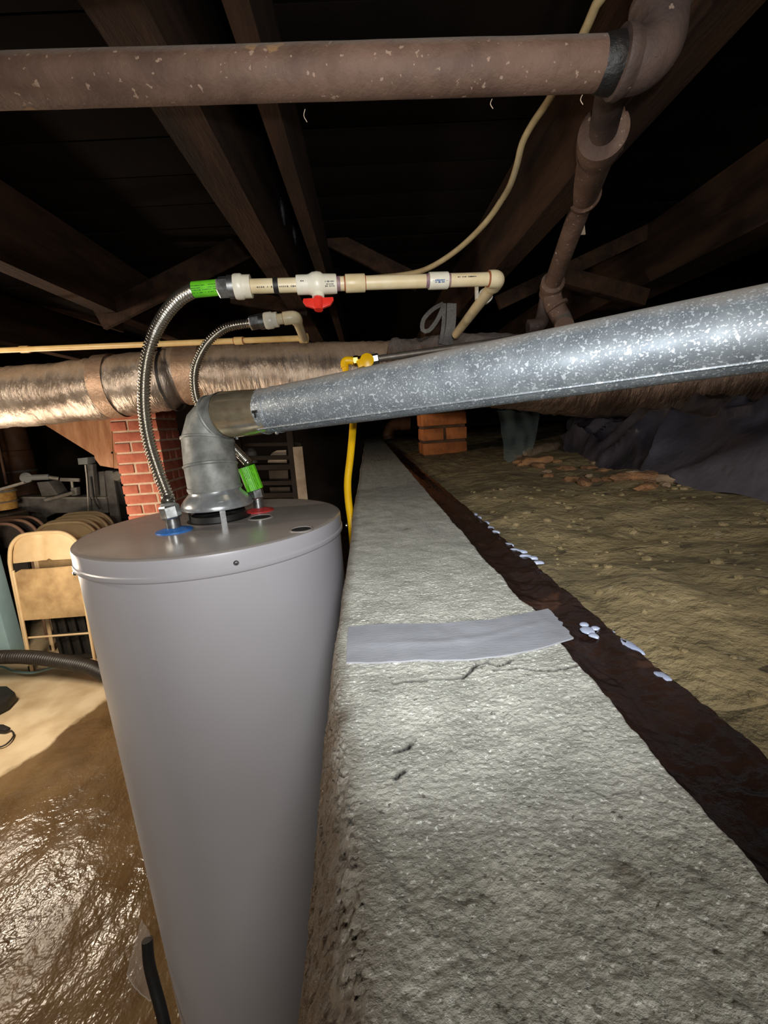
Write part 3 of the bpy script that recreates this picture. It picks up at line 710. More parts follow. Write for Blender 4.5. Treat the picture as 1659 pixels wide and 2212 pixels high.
# ================================================================ OVERHEAD DRAINS AND CABLE
dp = thing('brown_drain_pipe', at(660, 205, .47), 'thick brown iron drain pipe crossing the top of the picture', 'pipe')
PA, PB = at(-420, 189, .462), at(1345, 138, .462); PD = (PB-PA).normalized()
RD = .0232
pts = [PA+(PB-PA)*(i/60) for i in range(61)]
MB().tube(pts, RD, 40, rf=lambda L, a, i: RD+.0004*nz(L*20, a)).build('pipe', 'iron_brown', dp)
JP = at(1305, 139, .462)
MB().tube([JP-PD*.006, JP+PD*.002, JP+PD*.014, JP+PD*.018], [RD+.0003, RD+.0022, RD+.0032, RD+.001], 36, rf=lambda L, a, i: [RD+.0003, RD+.0022, RD+.0034, RD+.001][i]+.0012*nz(a*2, L*90)).build('tar_joint', 'tar', dp, label='black tarred joint')
H0 = at(1338, 137, .462)
ed = thing('iron_elbow', H0, 'thick dark iron elbow turning upward at the end of the brown drain pipe', 'elbow')
HUB = [(RD+.001, -.005), (RD+.0075, -.003), (RD+.0085, .003), (RD+.0065, .008), (RD+.0045, .013)]
MB().lathe(H0, HUB, 40, PD).build('hub', 'iron_dark', ed)
E1 = H0+PD*.034; upv = Vector((.10, .12, 1)).normalized()
cu = [H0+PD*.010]
Rb = .027
ctr0 = H0+PD*.014
for i in range(13):
    a = i/12*math.pi/2
    cu.append(ctr0+PD*(Rb*math.sin(a))+upv*(Rb*(1-math.cos(a))))
cu.append(cu[-1]+upv*.27)
MB().tube(cu, [RD+.0042]*(len(cu)), 36).build('bend', 'iron_dark', ed)
k2 = cu[-2]+upv*.030
MB().lathe(k2, [(RD+.004, -.006), (RD+.008, -.003), (RD+.008, .004), (RD+.004, .008)], 36, upv).build('hub', 'iron_dark', ed)
lug = H0+PD*.022+toward_cam(PD, H0)*(RD+.004)+Vector((0, 0, .006)); MB().box(lug, (.014, .004, .005)).build('lug', 'iron_dark', ed, bevel=.001)

dq = thing('second_drain_pipe', at(1250, 450, .95), 'thin brown drain pipe with fittings running away under the joists', 'pipe')
A0, A1 = at(1322, 190, .56), at(1302, 290, .66)
MB().tube([A0-(A1-A0)*.25, A0, A1], .0205, 28).build('pipe', 'iron_dark', dq)
A2 = at(1262, 425, .92); ad_ = (A2-A1).normalized(); LL = (A2-A1).length
MB().tube([A1-ad_*.012, A1-ad_*.008, A1+ad_*.02, A1+ad_*.05, A1+ad_*.09, A1+ad_*LL*.93, A1+ad_*LL*.95, A1+ad_*LL, A1+ad_*(LL+.006)],
          [.030, .037, .0375, .035, .030, .0285, .0335, .0335, .0285], 32).build('reducer', 'iron_brown', dq)
br = A1+ad_*.07
MB().tube([br, br+Vector((.045, .02, .035))], .026, 24).build('branch', 'iron_brown', dq)
A3 = at(1190, 622, 1.26)
MB().tube([A2, A3], .0238, 28).build('pipe', 'iron_brown', dq)
dd = (A3-A2).normalized()
MB().tube([A3-dd*.035, A3-dd*.03, A3-dd*.005, A3, A3+dd*.03], [.027, .0335, .0335, .029, .029], 28).build('hub', 'iron_brown', dq)
A4 = at(1196, 655, 1.27)
MB().tube(smooth_path([A3, A4, at(1214, 690, 1.27), at(1219, 705, 1.24)], .012), .0275, 24).build('wye_arm', 'iron_brown', dq)
c = at(1203, 662, 1.268); t = (at(1214, 690, 1.27)-A4).normalized(); MB().lathe(c, [(.028, -.006), (.033, -.004), (.033, .004), (.028, .006)], 24, t).build('bead', 'iron_brown', dq)
MB().tube(smooth_path([A3+Vector((0, .02, 0)), at(1176, 668, 1.31), at(1171, 690, 1.31), at(1164, 702, 1.30), at(1140, 706, 1.30)], .012), .021, 20).build('wye_arm', 'iron_dark', dq)

cb = thing('beige_cable', at(900, 590, .93), 'thin beige cable curving down from the brown pipe to the supply pipe', 'cable')
MB().tube(smooth_path([at(1345, -130, .455)+Vector((0, 0, .12)), at(1325, -70, .455), at(1288, 10, .475), at(1262, 70, .50), at(1225, 140, .54), at(1188, 212, .60), at(1150, 268, .65), at(1128, 310, .68), at(1117, 355, .70), at(1103, 398, .72), at(1085, 430, .74), at(1048, 482, .78), at(990, 538, .84), at(930, 577, .89), at(880, 592, .93), at(800, 600, .98), at(700, 606, 1.04)], .008), .0054, 14).build('cable', 'cable', cb)
c = at(1088, 424, .738); MB().tube([c, at(1084, 432, .742)], .0062, 12).build('tie', 'black_rubber', cb)
tag(MB().add([at(1252, 470, 1.08), at(1262, 474, 1.08), at(1265, 506, 1.08), at(1244, 507, 1.08)], [(0, 1, 2, 3)]).add([p+fw*.002 for p in (at(1252, 470, 1.08), at(1262, 474, 1.08), at(1265, 506, 1.08), at(1244, 507, 1.08))], [(0, 1, 2, 3)]).build('paper_tag', 'pale_board'), 'small pale paper tag tucked behind the thin brown drain pipe', 'tag')
# tar drips on the wide joist
for px, py, L_, d_ in ((551, 430, .06, 1.15), (600, 490, .05, 1.35)):
    q = at(px, py, d_); q.x = -.1985
    P = [q+Vector((.002, .004*i, -L_/6*i)) for i in range(7)]
    tag(MB().tube(P, [.003, .008, .010, .010, .009, .007, .003], 12).build('tar_drip', 'tar'), 'shiny black tar drip on the wide joist, ' + ('nearer and larger one' if px < 580 else 'farther and smaller one'), 'tar')

# ================================================================ ON THE WALL AND DIRT
tape_t = [(752, 1357), (800, 1354), (850, 1352), (930, 1350), (1000, 1347), (1060, 1341), (1110, 1333), (1150, 1325), (1183, 1317)]
tape_b = [(748, 1433), (795, 1432), (850, 1431), (930, 1430), (1010, 1427), (1075, 1420), (1140, 1408), (1195, 1394), (1241, 1382)]
tt = smooth_path([at_z(*p, ZW) for p in tape_t], .002); tb = smooth_path([at_z(*p, ZW) for p in tape_b], .002)
NU, NV = 90, 22
rows = []
for i in range(NU+1):
    u = i/NU; a = tt[int(u*(len(tt)-1))]; b = tb[int(u*(len(tb)-1))]; r = []
    for j in range(NV+1):
        v = j/NV; p = a.lerp(b, v); w_ = .0004*fbm(p.x*24, p.y*40, 8, 2)+.0007*math.exp(-((v-.48-.1*math.sin(u*5))/.07)**2)*math.sin(u*math.pi)
        jag = (.003*nz(v*9, 2.5) if i == NU else 0)
        r.append(Vector((p.x+jag, p.y, ZW+.0012*fbm(p.x*30, p.y*18, 0, 3)+.0014+w_)))
    rows.append(r)
mb = MB().grid(rows); ed_ = [r[0] for r in rows]+rows[-1][1:]+[r[-1] for r in rows[::-1]][1:]+rows[0][::-1][1:-1]
n = len(ed_); mb.add(ed_+[p-Vector((0, 0, .0012)) for p in ed_], [(i, (i+1) % n, n+(i+1) % n, n+i) for i in range(n)])
tag(mb.build('duct_tape', 'duct_tape', sharp=50), 'strip of grey duct tape laid across the concrete wall', 'tape')

def chip(px, py, lx, ly, rot, label, h=.0025):
    c = at_z(px, py, ZW-.0055); rows = []; sd_ = px*.37
    for i in range(7):
        t = i/6; ph = t*math.pi/2; r = []
        for j in range(19):
            a = 2*math.pi*j/18; rr_ = (1+.28*nz(math.cos(a)*1.4+sd_, math.sin(a)*1.4))*math.cos(ph)**.6
            x, y = lx*rr_*math.cos(a), ly*rr_*math.sin(a)
            r.append(Vector((c.x+x*math.cos(rot)-y*math.sin(rot), c.y+x*math.sin(rot)+y*math.cos(rot), c.z+h*math.sin(ph))))
        rows.append(r)
    return tag(MB().grid(rows).build('white_fleck', 'white_chip', sharp=180), label, 'fleck', 'pale flecks on the wet mud')
chip(1357, 1396, .0042, .0115, R(15), 'long pale fleck on wet mud, right of the duct tape end')
chip(1430, 1465, .0044, .0056, R(20), 'oval pale fleck on wet mud, nearest to the camera')
for i, (px, py, a, b) in enumerate([(1268, 1362, .0050, .0058), (1283, 1374, .003, .004), (1262, 1350, .0035, .003), (1286, 1358, .0026, .0032), (1308, 1373, .0028, .002), (1322, 1367, .0022, .002)]):
    chip(px, py, a, b, R(20*i), 'broken pale fleck in the cluster beside the duct tape end', .0016)
for i, (px, py) in enumerate([(1028, 1112), (1036, 1119), (1052, 1130), (1060, 1141), (1071, 1150), (1100, 1178), (1114, 1190), (1127, 1193), (1137, 1203), (1150, 1207), (1162, 1217)]):
    chip(px, py, .0034, .007, R(-10+9*i), 'small pale fleck in the row along the far mud edge', .003)
# rubble
def chunk(c, size, m_, label, cat='rubble', group='rubble on the dirt bank', seed=0, name='rubble_piece'):
    bm = bmesh.new(); bmesh.ops.create_icosphere(bm, subdivisions=2, radius=1)
    for v in bm.verts:
        k = 1+.35*nz(v.co.x*1.3+seed, v.co.y*1.3, v.co.z*1.3+seed*2); v.co = Vector((round(v.co.x*k*1.6)/1.6*.35+v.co.x*k*.65, v.co.y*k, v.co.z*k))
        v.co = Vector((v.co.x*size[0], v.co.y*size[1], v.co.z*size[2]))
    bm.transform(Matrix.Translation(c) @ Matrix.Rotation(seed*2.1, 4, 'Z') @ Matrix.Rotation(.25*math.sin(seed), 4, 'X'))
    me = bpy.data.meshes.new(name); bm.to_mesh(me); bm.free(); me.polygons.foreach_set('use_smooth', [True]*len(me.polygons)); me.set_sharp_from_angle(angle=R(25)); me.materials.append(MATS[m_])
    o = bpy.data.objects.new(name, me); COL.objects.link(o); return tag(o, label, cat, group)
rnd = random.Random(4)
for i in range(30):
    px = 1105+rnd.random()*330; py = 985+(px-1130)*.16+rnd.gauss(14, 12)
    p = at_z(px, py, ZW-.0); p.z = dirt_z(p.x, p.y)
    s_ = .008+.014*rnd.random()
    chunk(p+Vector((0, 0, s_*.25)), (s_*1.5, s_*.8, s_*.5), 'dirt_rubble' if i % 3 else 'rubble_pale', 'small clod or splinter in the rubble by the black sheeting', seed=i*1.7)
mb = MB()
for i in range(900):
    x_ = .2+rnd.random()**1.3*1.3; y_ = .12+rnd.random()*1.2
    if y_ > .95-.45*x_+.1: continue
    c = Vector((x_, y_, dirt_z(x_, y_))); s_ = .0016+.006*rnd.random()**3
    bm = bmesh.new(); bmesh.ops.create_icosphere(bm, subdivisions=1, radius=s_)
    mb.add([c+Vector((v.co.x*(1+.5*nz(v.co.x*300, i)), v.co.y*(1+.4*nz(v.co.y*300, i)), v.co.z*.6+s_*.15)) for v in bm.verts], [tuple(v.index for v in f.verts) for f in bm.faces]); bm.free()
tag(mb.build('dirt_crumbs', 'dirt', sharp=30), 'loose crumbs of dirt scattered over the dirt bank', 'dirt', kind='stuff')
for k_, (a, b, r_) in enumerate((((1133, 978), (1205, 968), .016), ((1128, 992), (1195, 990), .011))):
    p, q = at_z(*a, ZW+.02), at_z(*b, ZW+.02); p.z = dirt_z(p.x, p.y)+r_*.8; q.z = dirt_z(q.x, q.y)+r_*.9
    P = [p.lerp(q, i/8) for i in range(9)]
    tag(MB().tube(P, r_, 10, rf=lambda L, a, i: r_*(1+.35*nz(L*30, a))*(.6 if i in (0, 8) else 1)).build('wood_scrap', 'rubble_pale' if k_ == 0 else 'dirt_rubble', sharp=30), ('pale wood scrap with a shiny end near the clear sheet' if k_ == 0 else 'brown wood scrap lying just in front of the pale scrap'), 'scrap')

# black sheeting
bl = [(1216, 983), (1300, 1010), (1400, 1035), (1500, 1060), (1600, 1080), (1720, 1105), (1900, 1135)]
B = []
for q in bl:
    p = at_z(q[0], q[1], ZW+.0); p.z = dirt_z(p.x, p.y); B.append(p)
DL = [at(*q) for q in ((858, 806, 1.56), (950, 800, 1.50), (1020, 797, 1.44), (1120, 806, 1.38), (1250, 814, 1.30), (1400, 815, 1.22), (1560, 806, 1.14), (1760, 790, 1.06))]
def duct_low(x, y):
    best = 9
    for a, b in zip(DL, DL[1:]):
        dx, dy = b.x-a.x, b.y-a.y; t = max(0, min(1, ((x-a.x)*dx+(y-a.y)*dy)/(dx*dx+dy*dy))); c = a.lerp(b, t); d = math.hypot(x-c.x, y-c.y)
        best = min(best, c.z-math.sqrt(max(0, .135**2-d*d)) if d < .135 else 9)
    return best
BP = smooth_path(B, .008); n = len(BP); rows = []
for i in range(n):
    u = i/(n-1); p = BP[i]; r = []
    dirv = Vector((.50, .86, 0)).lerp(Vector((.93, .36, 0)), u).normalized()
    for j in range(56):
        v = j/55; dist = .012*j+.25*v*v
        hgt = (.075+.12*u+.02*math.sin(u*7))*(1-math.exp(-(v*5)))
        f1 = 1-abs(nz(u*3.2+v*2.6, v*1.6-u*1.1, 3))*2.2; f2 = 1-abs(nz(u*6-v*4.4, v*2.2+u*3, 8))*2.2; f3 = nz(u*16+v*7, v*9, 1)
        z = p.z+hgt*(.55+.75*max(0, f1)**2)+.020*max(0, f2)**2*min(1, v*5)+.004*f3*min(1, v*8)-.004+.01*max(0, f2)
        f1 = max(0, f1)**2; f2 = max(0, f2)**2
        q = p+dirv*dist
        z = min(z, duct_low(q.x-.03*f2*min(1, v*6), q.y-.03*f1*min(1, v*6)))
        r.append(Vector((q.x-.03*f2*min(1, v*6), q.y-.03*f1*min(1, v*6), z)))
    rows.append(r)
tag(MB().grid(rows).build('black_sheeting', 'tarp', sharp=50), 'crumpled black plastic sheeting piled on the dirt under the dark duct', 'sheeting')
# clear plastic sheet
rows = []
for i in range(21):
    u = i/20; r = []
    for j in range(15):
        v = j/14
        top = at(1074+90*u, 885, 1.47); bot = at(1088+62*u, 1000-38*abs(u-.2), 1.40)
        p = top.lerp(bot, v); p += fw*(-.02*math.sin(v*3)+.015*nz(u*4, v*3)); r.append(p)
    rows.append(r)
tag(MB().grid(rows).build('clear_sheet', 'clear_sheet', sharp=180), 'greenish clear plastic sheet hanging beside the black sheeting', 'sheet')

# far brick pier
def brick_column(name, base, W, D, top, m_b, m_m, label, course=.0667, joint=.013, rz=0, brl=.203, seed=1):
    rn = random.Random(seed)
    t = thing(name, base, label, 'pillar'); bx_, by_, bz_ = base
    rot = Matrix.Rotation(rz, 4, 'Z')
    core = MB().box((0, 0, (top-bz_)/2), (W-.012, D-.012, top-bz_)).mesh('mortar_core', m_m)
    co = bpy.data.objects.new('mortar_core', core); COL.objects.link(co); co.parent = t
    t.rotation_euler = (0, 0, rz)
    cache = {}
    def brick(cx, cy, cz, sx_, sy_):
        k = (round(sx_, 3), round(sy_, 3), rn.randrange(2))
        if k not in cache:
            mb_ = MB().box((0, 0, 0), (sx_, sy_, course-joint)); me = mb_.mesh('brick', m_b, bevel=.004)
            for v in me.vertices: v.co += Vector((nz(v.co.x*30, v.co.y*30, k[2]*3+v.co.z*30), nz(v.co.y*30, 3, v.co.z*30), 0))*.0022
            cache[k] = me
        o_ = bpy.data.objects.new('brick', cache[k]); COL.objects.link(o_); o_.parent = t
        o_.location = (cx+rn.uniform(-.0015, .0015), cy+rn.uniform(-.0015, .0015), cz); o_.rotation_euler = (0, 0, rn.uniform(-.006, .006))
    n_ = int((top-bz_)/course); hd_ = .095
    for i in range(n_):
        z = course*(i+.5)
        if i % 2 == 0:      # front/back rows along x
            xs = [(-W/2, W/2)] if W < .25 else [(-W/2, -W/2+brl), (-W/2+brl+joint, W/2)]
            for x0, x1 in xs:
                for s_ in (-1, 1): brick((x0+x1)/2, s_*(D/2-hd_/2), z, x1-x0, hd_)
            if D > 2*hd_+joint*2+.02:
                for s_ in (-1, 1): brick(s_*(W/2-hd_/2), 0, z, hd_, D-2*hd_-2*joint)
        else:
            xs = [(-W/2, -W/2+hd_), (-W/2+hd_+joint, W/2-hd_-joint), (W/2-hd_, W/2)]
            for q_, (x0, x1) in enumerate(xs):
                if x1-x0 < .02: continue
                if q_ == 1:
                    for s_ in (-1, 1): brick((x0+x1)/2, s_*(D/2-hd_/2), z, x1-x0, hd_)
                else:
                    brick((x0+x1)/2, -joint/4, z, x1-x0, D)
    return t
p = at_y(301, 1000, 2.72)
brick_column('brick_pillar', (p.x+.008, 2.72+.145, 0), .290, .290, ZJ-.18, 'brick', 'mortar', 'red brick pillar with pale mortar behind the corrugated hose')
p = at(962, 972, 1.95); pz = dirt_z(p.x, p.y)
brick_column('brick_pier', (p.x, p.y+.1, pz-.01), .205, .20, pz+.36, 'brick_orange', 'mortar_dark', 'short orange brick pier standing on the dirt under the vent pipe', seed=5)
tag(MB().box((p.x, p.y+.1, (pz+.35+ZJ)/2+.003), (.14, .14, ZJ-pz-.36)).build('wood_block', 'old_wood', bevel=.003), 'dark wooden block on top of the orange brick pier', 'block')
# clay elbow at the far end of the wall
ck = thing('clay_pipe_elbow', at(860, 948, 3.9), 'rusty brown clay pipe elbow at the far end of the wall', 'pipe')
MB().tube(smooth_path([at(840, 950, 3.9), at(839, 936, 3.9), at(846, 922, 3.9), at(862, 915, 3.9), at(880, 914, 3.9)], .02), .055, 20).build('bend', 'clay', ck)
MB().tube([at(866, 914, 3.9), at(886, 914, 3.9)], .066, 20).build('collar', 'clay', ck)

# ================================================================ LEFT BACKGROUND
def chair(loc, frame, panel, seatm, label, group, full=True, W=.50, H=.94, rz=0, dent=False, lean=.06):
    t = thing('folding_chair', loc, label, 'chair', group); t.rotation_euler = (0, 0, rz)
    def add(mb_, nm, m_, par=None, **k):
        o_ = bpy.data.objects.new(nm, mb_.mesh(nm, m_, **k)); COL.objects.link(o_); o_.parent = par or t; return o_
    hw = W/2-.012
    def Y(z): return lean*(z/H)
    # inverted U frame
    P = [(-hw, Y(.0), .0), (-hw, Y(.4), .4), (-hw, Y(.70), .70), (-hw*.97, Y(.78), .78), (-hw*.86, Y(.86), .86), (-hw*.6, Y(.915), .915), (-hw*.25, Y(H), H-.012), (hw*.25, Y(H), H-.012), (hw*.6, Y(.915), .915), (hw*.86, Y(.86), .86), (hw*.97, Y(.78), .78), (hw, Y(.70), .70), (hw, Y(.4), .4), (hw, 0, 0)]
    add(MB().tube(smooth_path(P, .02), .012, 12), 'frame', frame)
    # backrest
    rows_ = []
    for i in range(25):
        u = i/24*2-1; x = u*hw; zt = .74+(.19)*(1-abs(u)**5); zb = .735+.012*(1-u*u)+(.012*math.exp(-((u-.08)/.05)**2) if dent else 0)
        r_ = []
        for j in range(11):
            v = j/10; z = zb+(max(zt, zb+.01)-zb)*v; cur = -.028*(1-u*u)+.0
            dn_ = .012*math.exp(-((u+.02+.1*(1-v))/.09)**2) if dent else 0
            r_.append(Vector((x, Y(z)+.02+cur+dn_, z)))
        rows_.append(r_)
    mb_ = MB().grid(rows_); mb_.grid([[q+Vector((0, .004, 0)) for q in r_] for r_ in rows_]); add(mb_, 'backrest', panel, sharp=60)
    # folded seat
    rows_ = []
    for i in range(17):
        z = .36+(.70-.36)*i/16; r_ = []
        e = min(1, (z-.36)/.05); ws = (hw-.016)*(1-.10*(1-math.sqrt(max(0, 1-(1-e)**2))))
        if z > .66: ws *= 1-.25*((z-.66)/.04)**2
        for j in range(15):
            u = j/14*2-1; r_.append(Vector((u*ws, Y(z)-.022-.010*(1-u*u)*min(1, e), z)))
        rows_.append(r_)
    mb_ = MB().grid(rows_); mb_.grid([[q+Vector((0, .014, 0)) for q in r_] for r_ in rows_]); add(mb_, 'seat', seatm, sharp=60)
    if full:
        for z in (.235,): add(MB().tube([(-hw, Y(z)-.01, z), (hw, Y(z)-.01, z)], .007, 10), 'crossbar', frame)
        for s_ in (-1, 1):
            add(MB().tube([(s_*(hw-.028), Y(.7)-.02, .70), (s_*(hw-.028), -.03, .0)], .010, 10), 'leg', frame)
            f_ = add(MB().lathe((s_*hw, 0, 0), [(.016, 0), (.016, .03), (.012, .035)], 12), 'rubber_foot', 'black_rubber')
    return t
def floor_at(px, d):                          # point on the floor below pixel column px at depth d
    lo, hi = 900, 3000
    for _ in range(50):
        mid = (lo+hi)/2
        if at(px, mid, d).z > 0: lo = mid
        else: hi = mid
    return at(px, lo, d)
def chair_at(pxc, pyc, depth):                # by the column at its top centre
    p = at(pxc, pyc, depth); p.z = 0.006; return p
chair(chair_at(72, 1145, 2.62), 'tan_metal', 'tan_metal', 'tan_worn', 'front tan metal folding chair with a dented back and worn seat', 'folded tan chairs', dent=True)
for i, (px, py, d_) in enumerate(((121, 1128, 2.90), (133, 1122, 3.0), (152, 1113, 3.14), (166, 1106, 3.28))):
    chair(chair_at(px, py, d_), 'tan_metal', 'tan_metal', 'tan_worn', ('first', 'second', 'third', 'last')[i]+' tan folding chair of the row behind the dented one', 'folded tan chairs', full=(i == 0))
for i, (px, py, d_) in enumerate(((-38, 1117, 3.02), (-8, 1111, 3.14), (14, 1106, 3.26))):
    chair(chair_at(px, py, d_), 'mauve_metal', 'dark_weave', 'dark_weave', ('nearest', 'middle', 'farthest')[i]+' brown framed folding chair with dark woven back at left edge', 'brown chairs', full=False, W=.50)
# pale blue bin
p = at(-40, 1300, 2.9); bn = thing('blue_bin', (p.x-.05, p.y, 0), 'pale blue plastic bin behind the front folding chair', 'bin')
zt = at(10, 1152, 2.87).z
MB().box((p.x-.05, p.y+.0, zt/2), (.42, .12, zt-.03)).build('body', 'pale_blue', bn, bevel=.012); MB().box((p.x-.05, p.y+.0, zt), (.45, .14, .035)).build('lid', 'pale_blue', bn, bevel=.01)
# dark crate behind the chair's legs
p = chair_at(105, 1145, 2.62)+Vector((0, .11, 0)); cz = thing('black_crate', (p.x, p.y+.03, 0), 'black slatted crate on the floor behind the front chair', 'crate')
for i in range(7): MB().box((p.x-.20+.067*i, p.y, .19), (.022, .010, .34)).build('slat', 'black_rubber', cz)
for z in (.03, .2, .36): MB().box((p.x, p.y-.009, z), (.44, .008, .03)).build('rail', 'black_rubber', cz)
MB().box((p.x, p.y+.03, .19), (.43, .012, .36)).build('back_panel', 'black_rubber', cz)
# corrugated drain hose and thin hose
hz = at(60, 1425, 2.56)
mb, _ = corrugated([at(-260, 1440, 2.58), at(-60, 1424, 2.58), at(20, 1419, 2.57), at(80, 1421, 2.55), at(140, 1430, 2.52), at(200, 1443, 2.46), at(260, 1475, 2.4)], .040, .016, .003, 16, 4)
tag(mb.build('drain_hose', 'corr_black', sharp=180), 'fat black corrugated hose crossing in front of the folding chairs', 'hose')
tag(MB().tube(smooth_path([floor_at(-60, 2.86)+Vector((0, 0, .02)), at(0, 1440, 2.80), at(30, 1450, 2.72), at(70, 1453, 2.70), at(110, 1443, 2.74), at(140, 1436, 2.8)], .02), .008, 10).build('thin_hose', 'thin_blue'), 'thin pale blue hose below the fat black hose', 'hose')
# black things on the floor at left edge
def slab(name, pts, h, m_, label, cat):
    P = [at_z(x, y, .012) for x, y in pts]
    return tag(MB().prism(P, (0, 0, h)).build(name, m_, bevel=.012), label, cat)
slab('rubber_foot', [(-60, 1545), (-20, 1552), (20, 1532), (38, 1512), (20, 1498), (-60, 1500)], .055, 'black_rubber', 'black rubber foot of equipment on the dry floor at left edge', 'foot')
bk = slab('black_plug', [(-40, 1583), (10, 1584), (26, 1577), (10, 1570), (-40, 1570)], .02, 'black_rubber', 'small black plug on the floor below the rubber foot', 'plug')
tag(MB().tube(smooth_path([at_z(24, 1578, .02), at_z(30, 1586, .012), at_z(22, 1600, .012), at_z(5, 1612, .012), at_z(-30, 1618, .012)], .01), .004, 8).build('wire', 'black_rubber'), 'thin dark wire trailing from the black plug', 'wire')

# wood lathe behind the chairs
D = 3.75
lt = thing('wood_lathe', floor_at(150, D), 'old grey wood lathe standing behind the folding chairs', 'machine')
BY = Vector((0, 1, 0))
def L_(px, py, dd=0): return at_y(px, py, D+dd)
def slabp(pts, thick, nm, m_, par=lt, dd=0, bev=.004):
    return MB().prism([L_(x, y, dd) for x, y in pts], BY*thick).build(nm, m_, par, bevel=bev)
slabp([(36, 1076), (230, 1074), (234, 1108), (120, 1108), (100, 1118), (88, 1108), (40, 1104)], .16, 'bed', 'machine')
slabp([(34, 1073), (120, 1074), (228, 1074), (228, 1078), (34, 1077)], .18, 'bed_rail', 'machine_light', dd=-.02)
hs = slabp([(224, 1020), (228, 1016), (243, 1017), (262, 1140), (240, 1140), (232, 1075)], .22, 'headstock_cover', 'machine', bev=.01)
slabp([(243, 1017), (252, 1020), (284, 1120), (284, 1140), (262, 1140)], .20, 'cover_side', 'black_rubber', dd=.02)
slabp([(200, 1020), (224, 1018), (229, 1074), (206, 1074)], .14, 'headstock', 'machine', dd=.03)
MB().tube([L_(252, 1028, -.04), L_(275, 1036, .10)], .042, 20).build('motor', 'machine_light', lt)
slabp([(79, 1042), (105, 1040), (127, 1071), (90, 1072)], .14, 'tailstock', 'machine')
MB().tube([L_(58, 1032, -.01), L_(106, 1030, .05)], .026, 18).build('spindle', 'box_grey', lt)
MB().lathe(L_(57, 1032, -.02), [(.045, -.01), (.045, .012)], 22, fw+RX*-.4).build('handwheel', 'box_grey', lt)
MB().tube([L_(104, 1031, .05), L_(127, 1034, .08)], .018, 14).build('centre', 'machine_light', lt)
MB().bar(L_(131, 1036, -.03), L_(172, 1037, -.03), .02, .03, DY).build('tool_rest', 'machine_light', lt, bevel=.003)
MB().tube([L_(155, 1040, -.02), L_(157, 1056, -.02)], .012, 10).build('rest_post', 'machine_light', lt)
slabp([(152, 1054), (165, 1053), (166, 1070), (154, 1071)], .05, 'rest_clamp', 'machine', dd=-.04)
MB().tube([L_(98, 1080, -.06), L_(125, 1074, -.06), L_(158, 1064, -.06)], .016, 10).build('lever', 'machine_light', lt)
for px in (75, 215):
    q = L_(px, 1106, .09); MB().box((q.x, q.y, q.z/2), (.07, .15, q.z-.01)).build('leg', 'machine', lt)
bxs = MB().prism([L_(167, 990, -.1), L_(189, 988, -.1), L_(189, 1003, -.1), L_(169, 1004, -.1)], BY*.11).build('switch_box', 'box_grey', lt, bevel=.004, label='small grey switch box on a post')
MB().prism([L_(184, 1003, -.06), L_(200, 1003, -.06), L_(206, 1074, -.06), L_(192, 1074, -.06)], BY*.05).build('post', 'machine', lt)
MB().tube(smooth_path([L_(184, 1004, -.08), L_(187, 1030, -.08), L_(189, 1060, -.08), L_(191, 1105, -.08)], .02), .007, 8).build('cord', 'machine_light', lt)
MB().tube(smooth_path([L_(196, 1030, -.08), L_(203, 1078, -.08), L_(215, 1100, -.08)], .02), .006, 8).build('cord', 'black_rubber', lt)
# basket on its stand, and a leaning rod
bp_ = at(8, 1100, 3.45)
bs = thing('yellow_basket', bp_, 'yellowish woven basket with dark rim at the left edge', 'basket')
MB().lathe(bp_, [(.095, 0), (.103, .10), (.108, .165), (.100, .165), (.096, .02)], 24).build('body', 'basket', bs)
MB().tube([bp_+Vector((.110*math.cos(a), .110*math.sin(a), .15)) for a in [i*2*math.pi/24 for i in range(25)]], .009, 8).build('rim', 'machine', bs)
MB().tube([bp_+Vector((.107*math.cos(a), .107*math.sin(a), .065)) for a in [i*2*math.pi/24 for i in range(25)]], .005, 8).build('wire', 'machine', bs)
tag(MB().box((bp_.x-.02, bp_.y, bp_.z/2-.012), (.26, .2, bp_.z-.03)).build('stand_box', 'grey_wood', bevel=.006), 'plain wooden box under the yellow basket', 'box')
tag(MB().prism([L_(-20, 1060, -.5), L_(50, 1040, -.45), L_(52, 1044, -.45), L_(-20, 1066, -.5)], fw*.02).build('metal_bar', 'machine_light'), 'thin metal bar lying from the basket to the lathe handwheel', 'bar')
tag(MB().tube([at(-6, 950, 3.9), at(14, 1046, 3.9)], .011, 8).build('leaning_rod', 'mauve_metal'), 'thin rod leaning above the yellow basket', 'rod')
# brown drum behind
p = floor_at(106, 4.7)
dr = thing('brown_flue', p, 'dull brown metal flue standing in the dark behind the lathe', 'flue')
zt = at(106, 930, 4.7).z
MB().lathe((p.x, p.y, 0), [(.125, .01), (.125, zt-.25), (.13, zt-.245), (.13, zt-.2), (.12, zt-.19), (.115, ZJ+.1)], 28).build('body', 'clay', dr)
MB().lathe((p.x, p.y, 0), [(.13, zt-.42), (.133, zt-.41), (.13, zt-.40)], 28, cap=False).build('band', 'machine', dr)
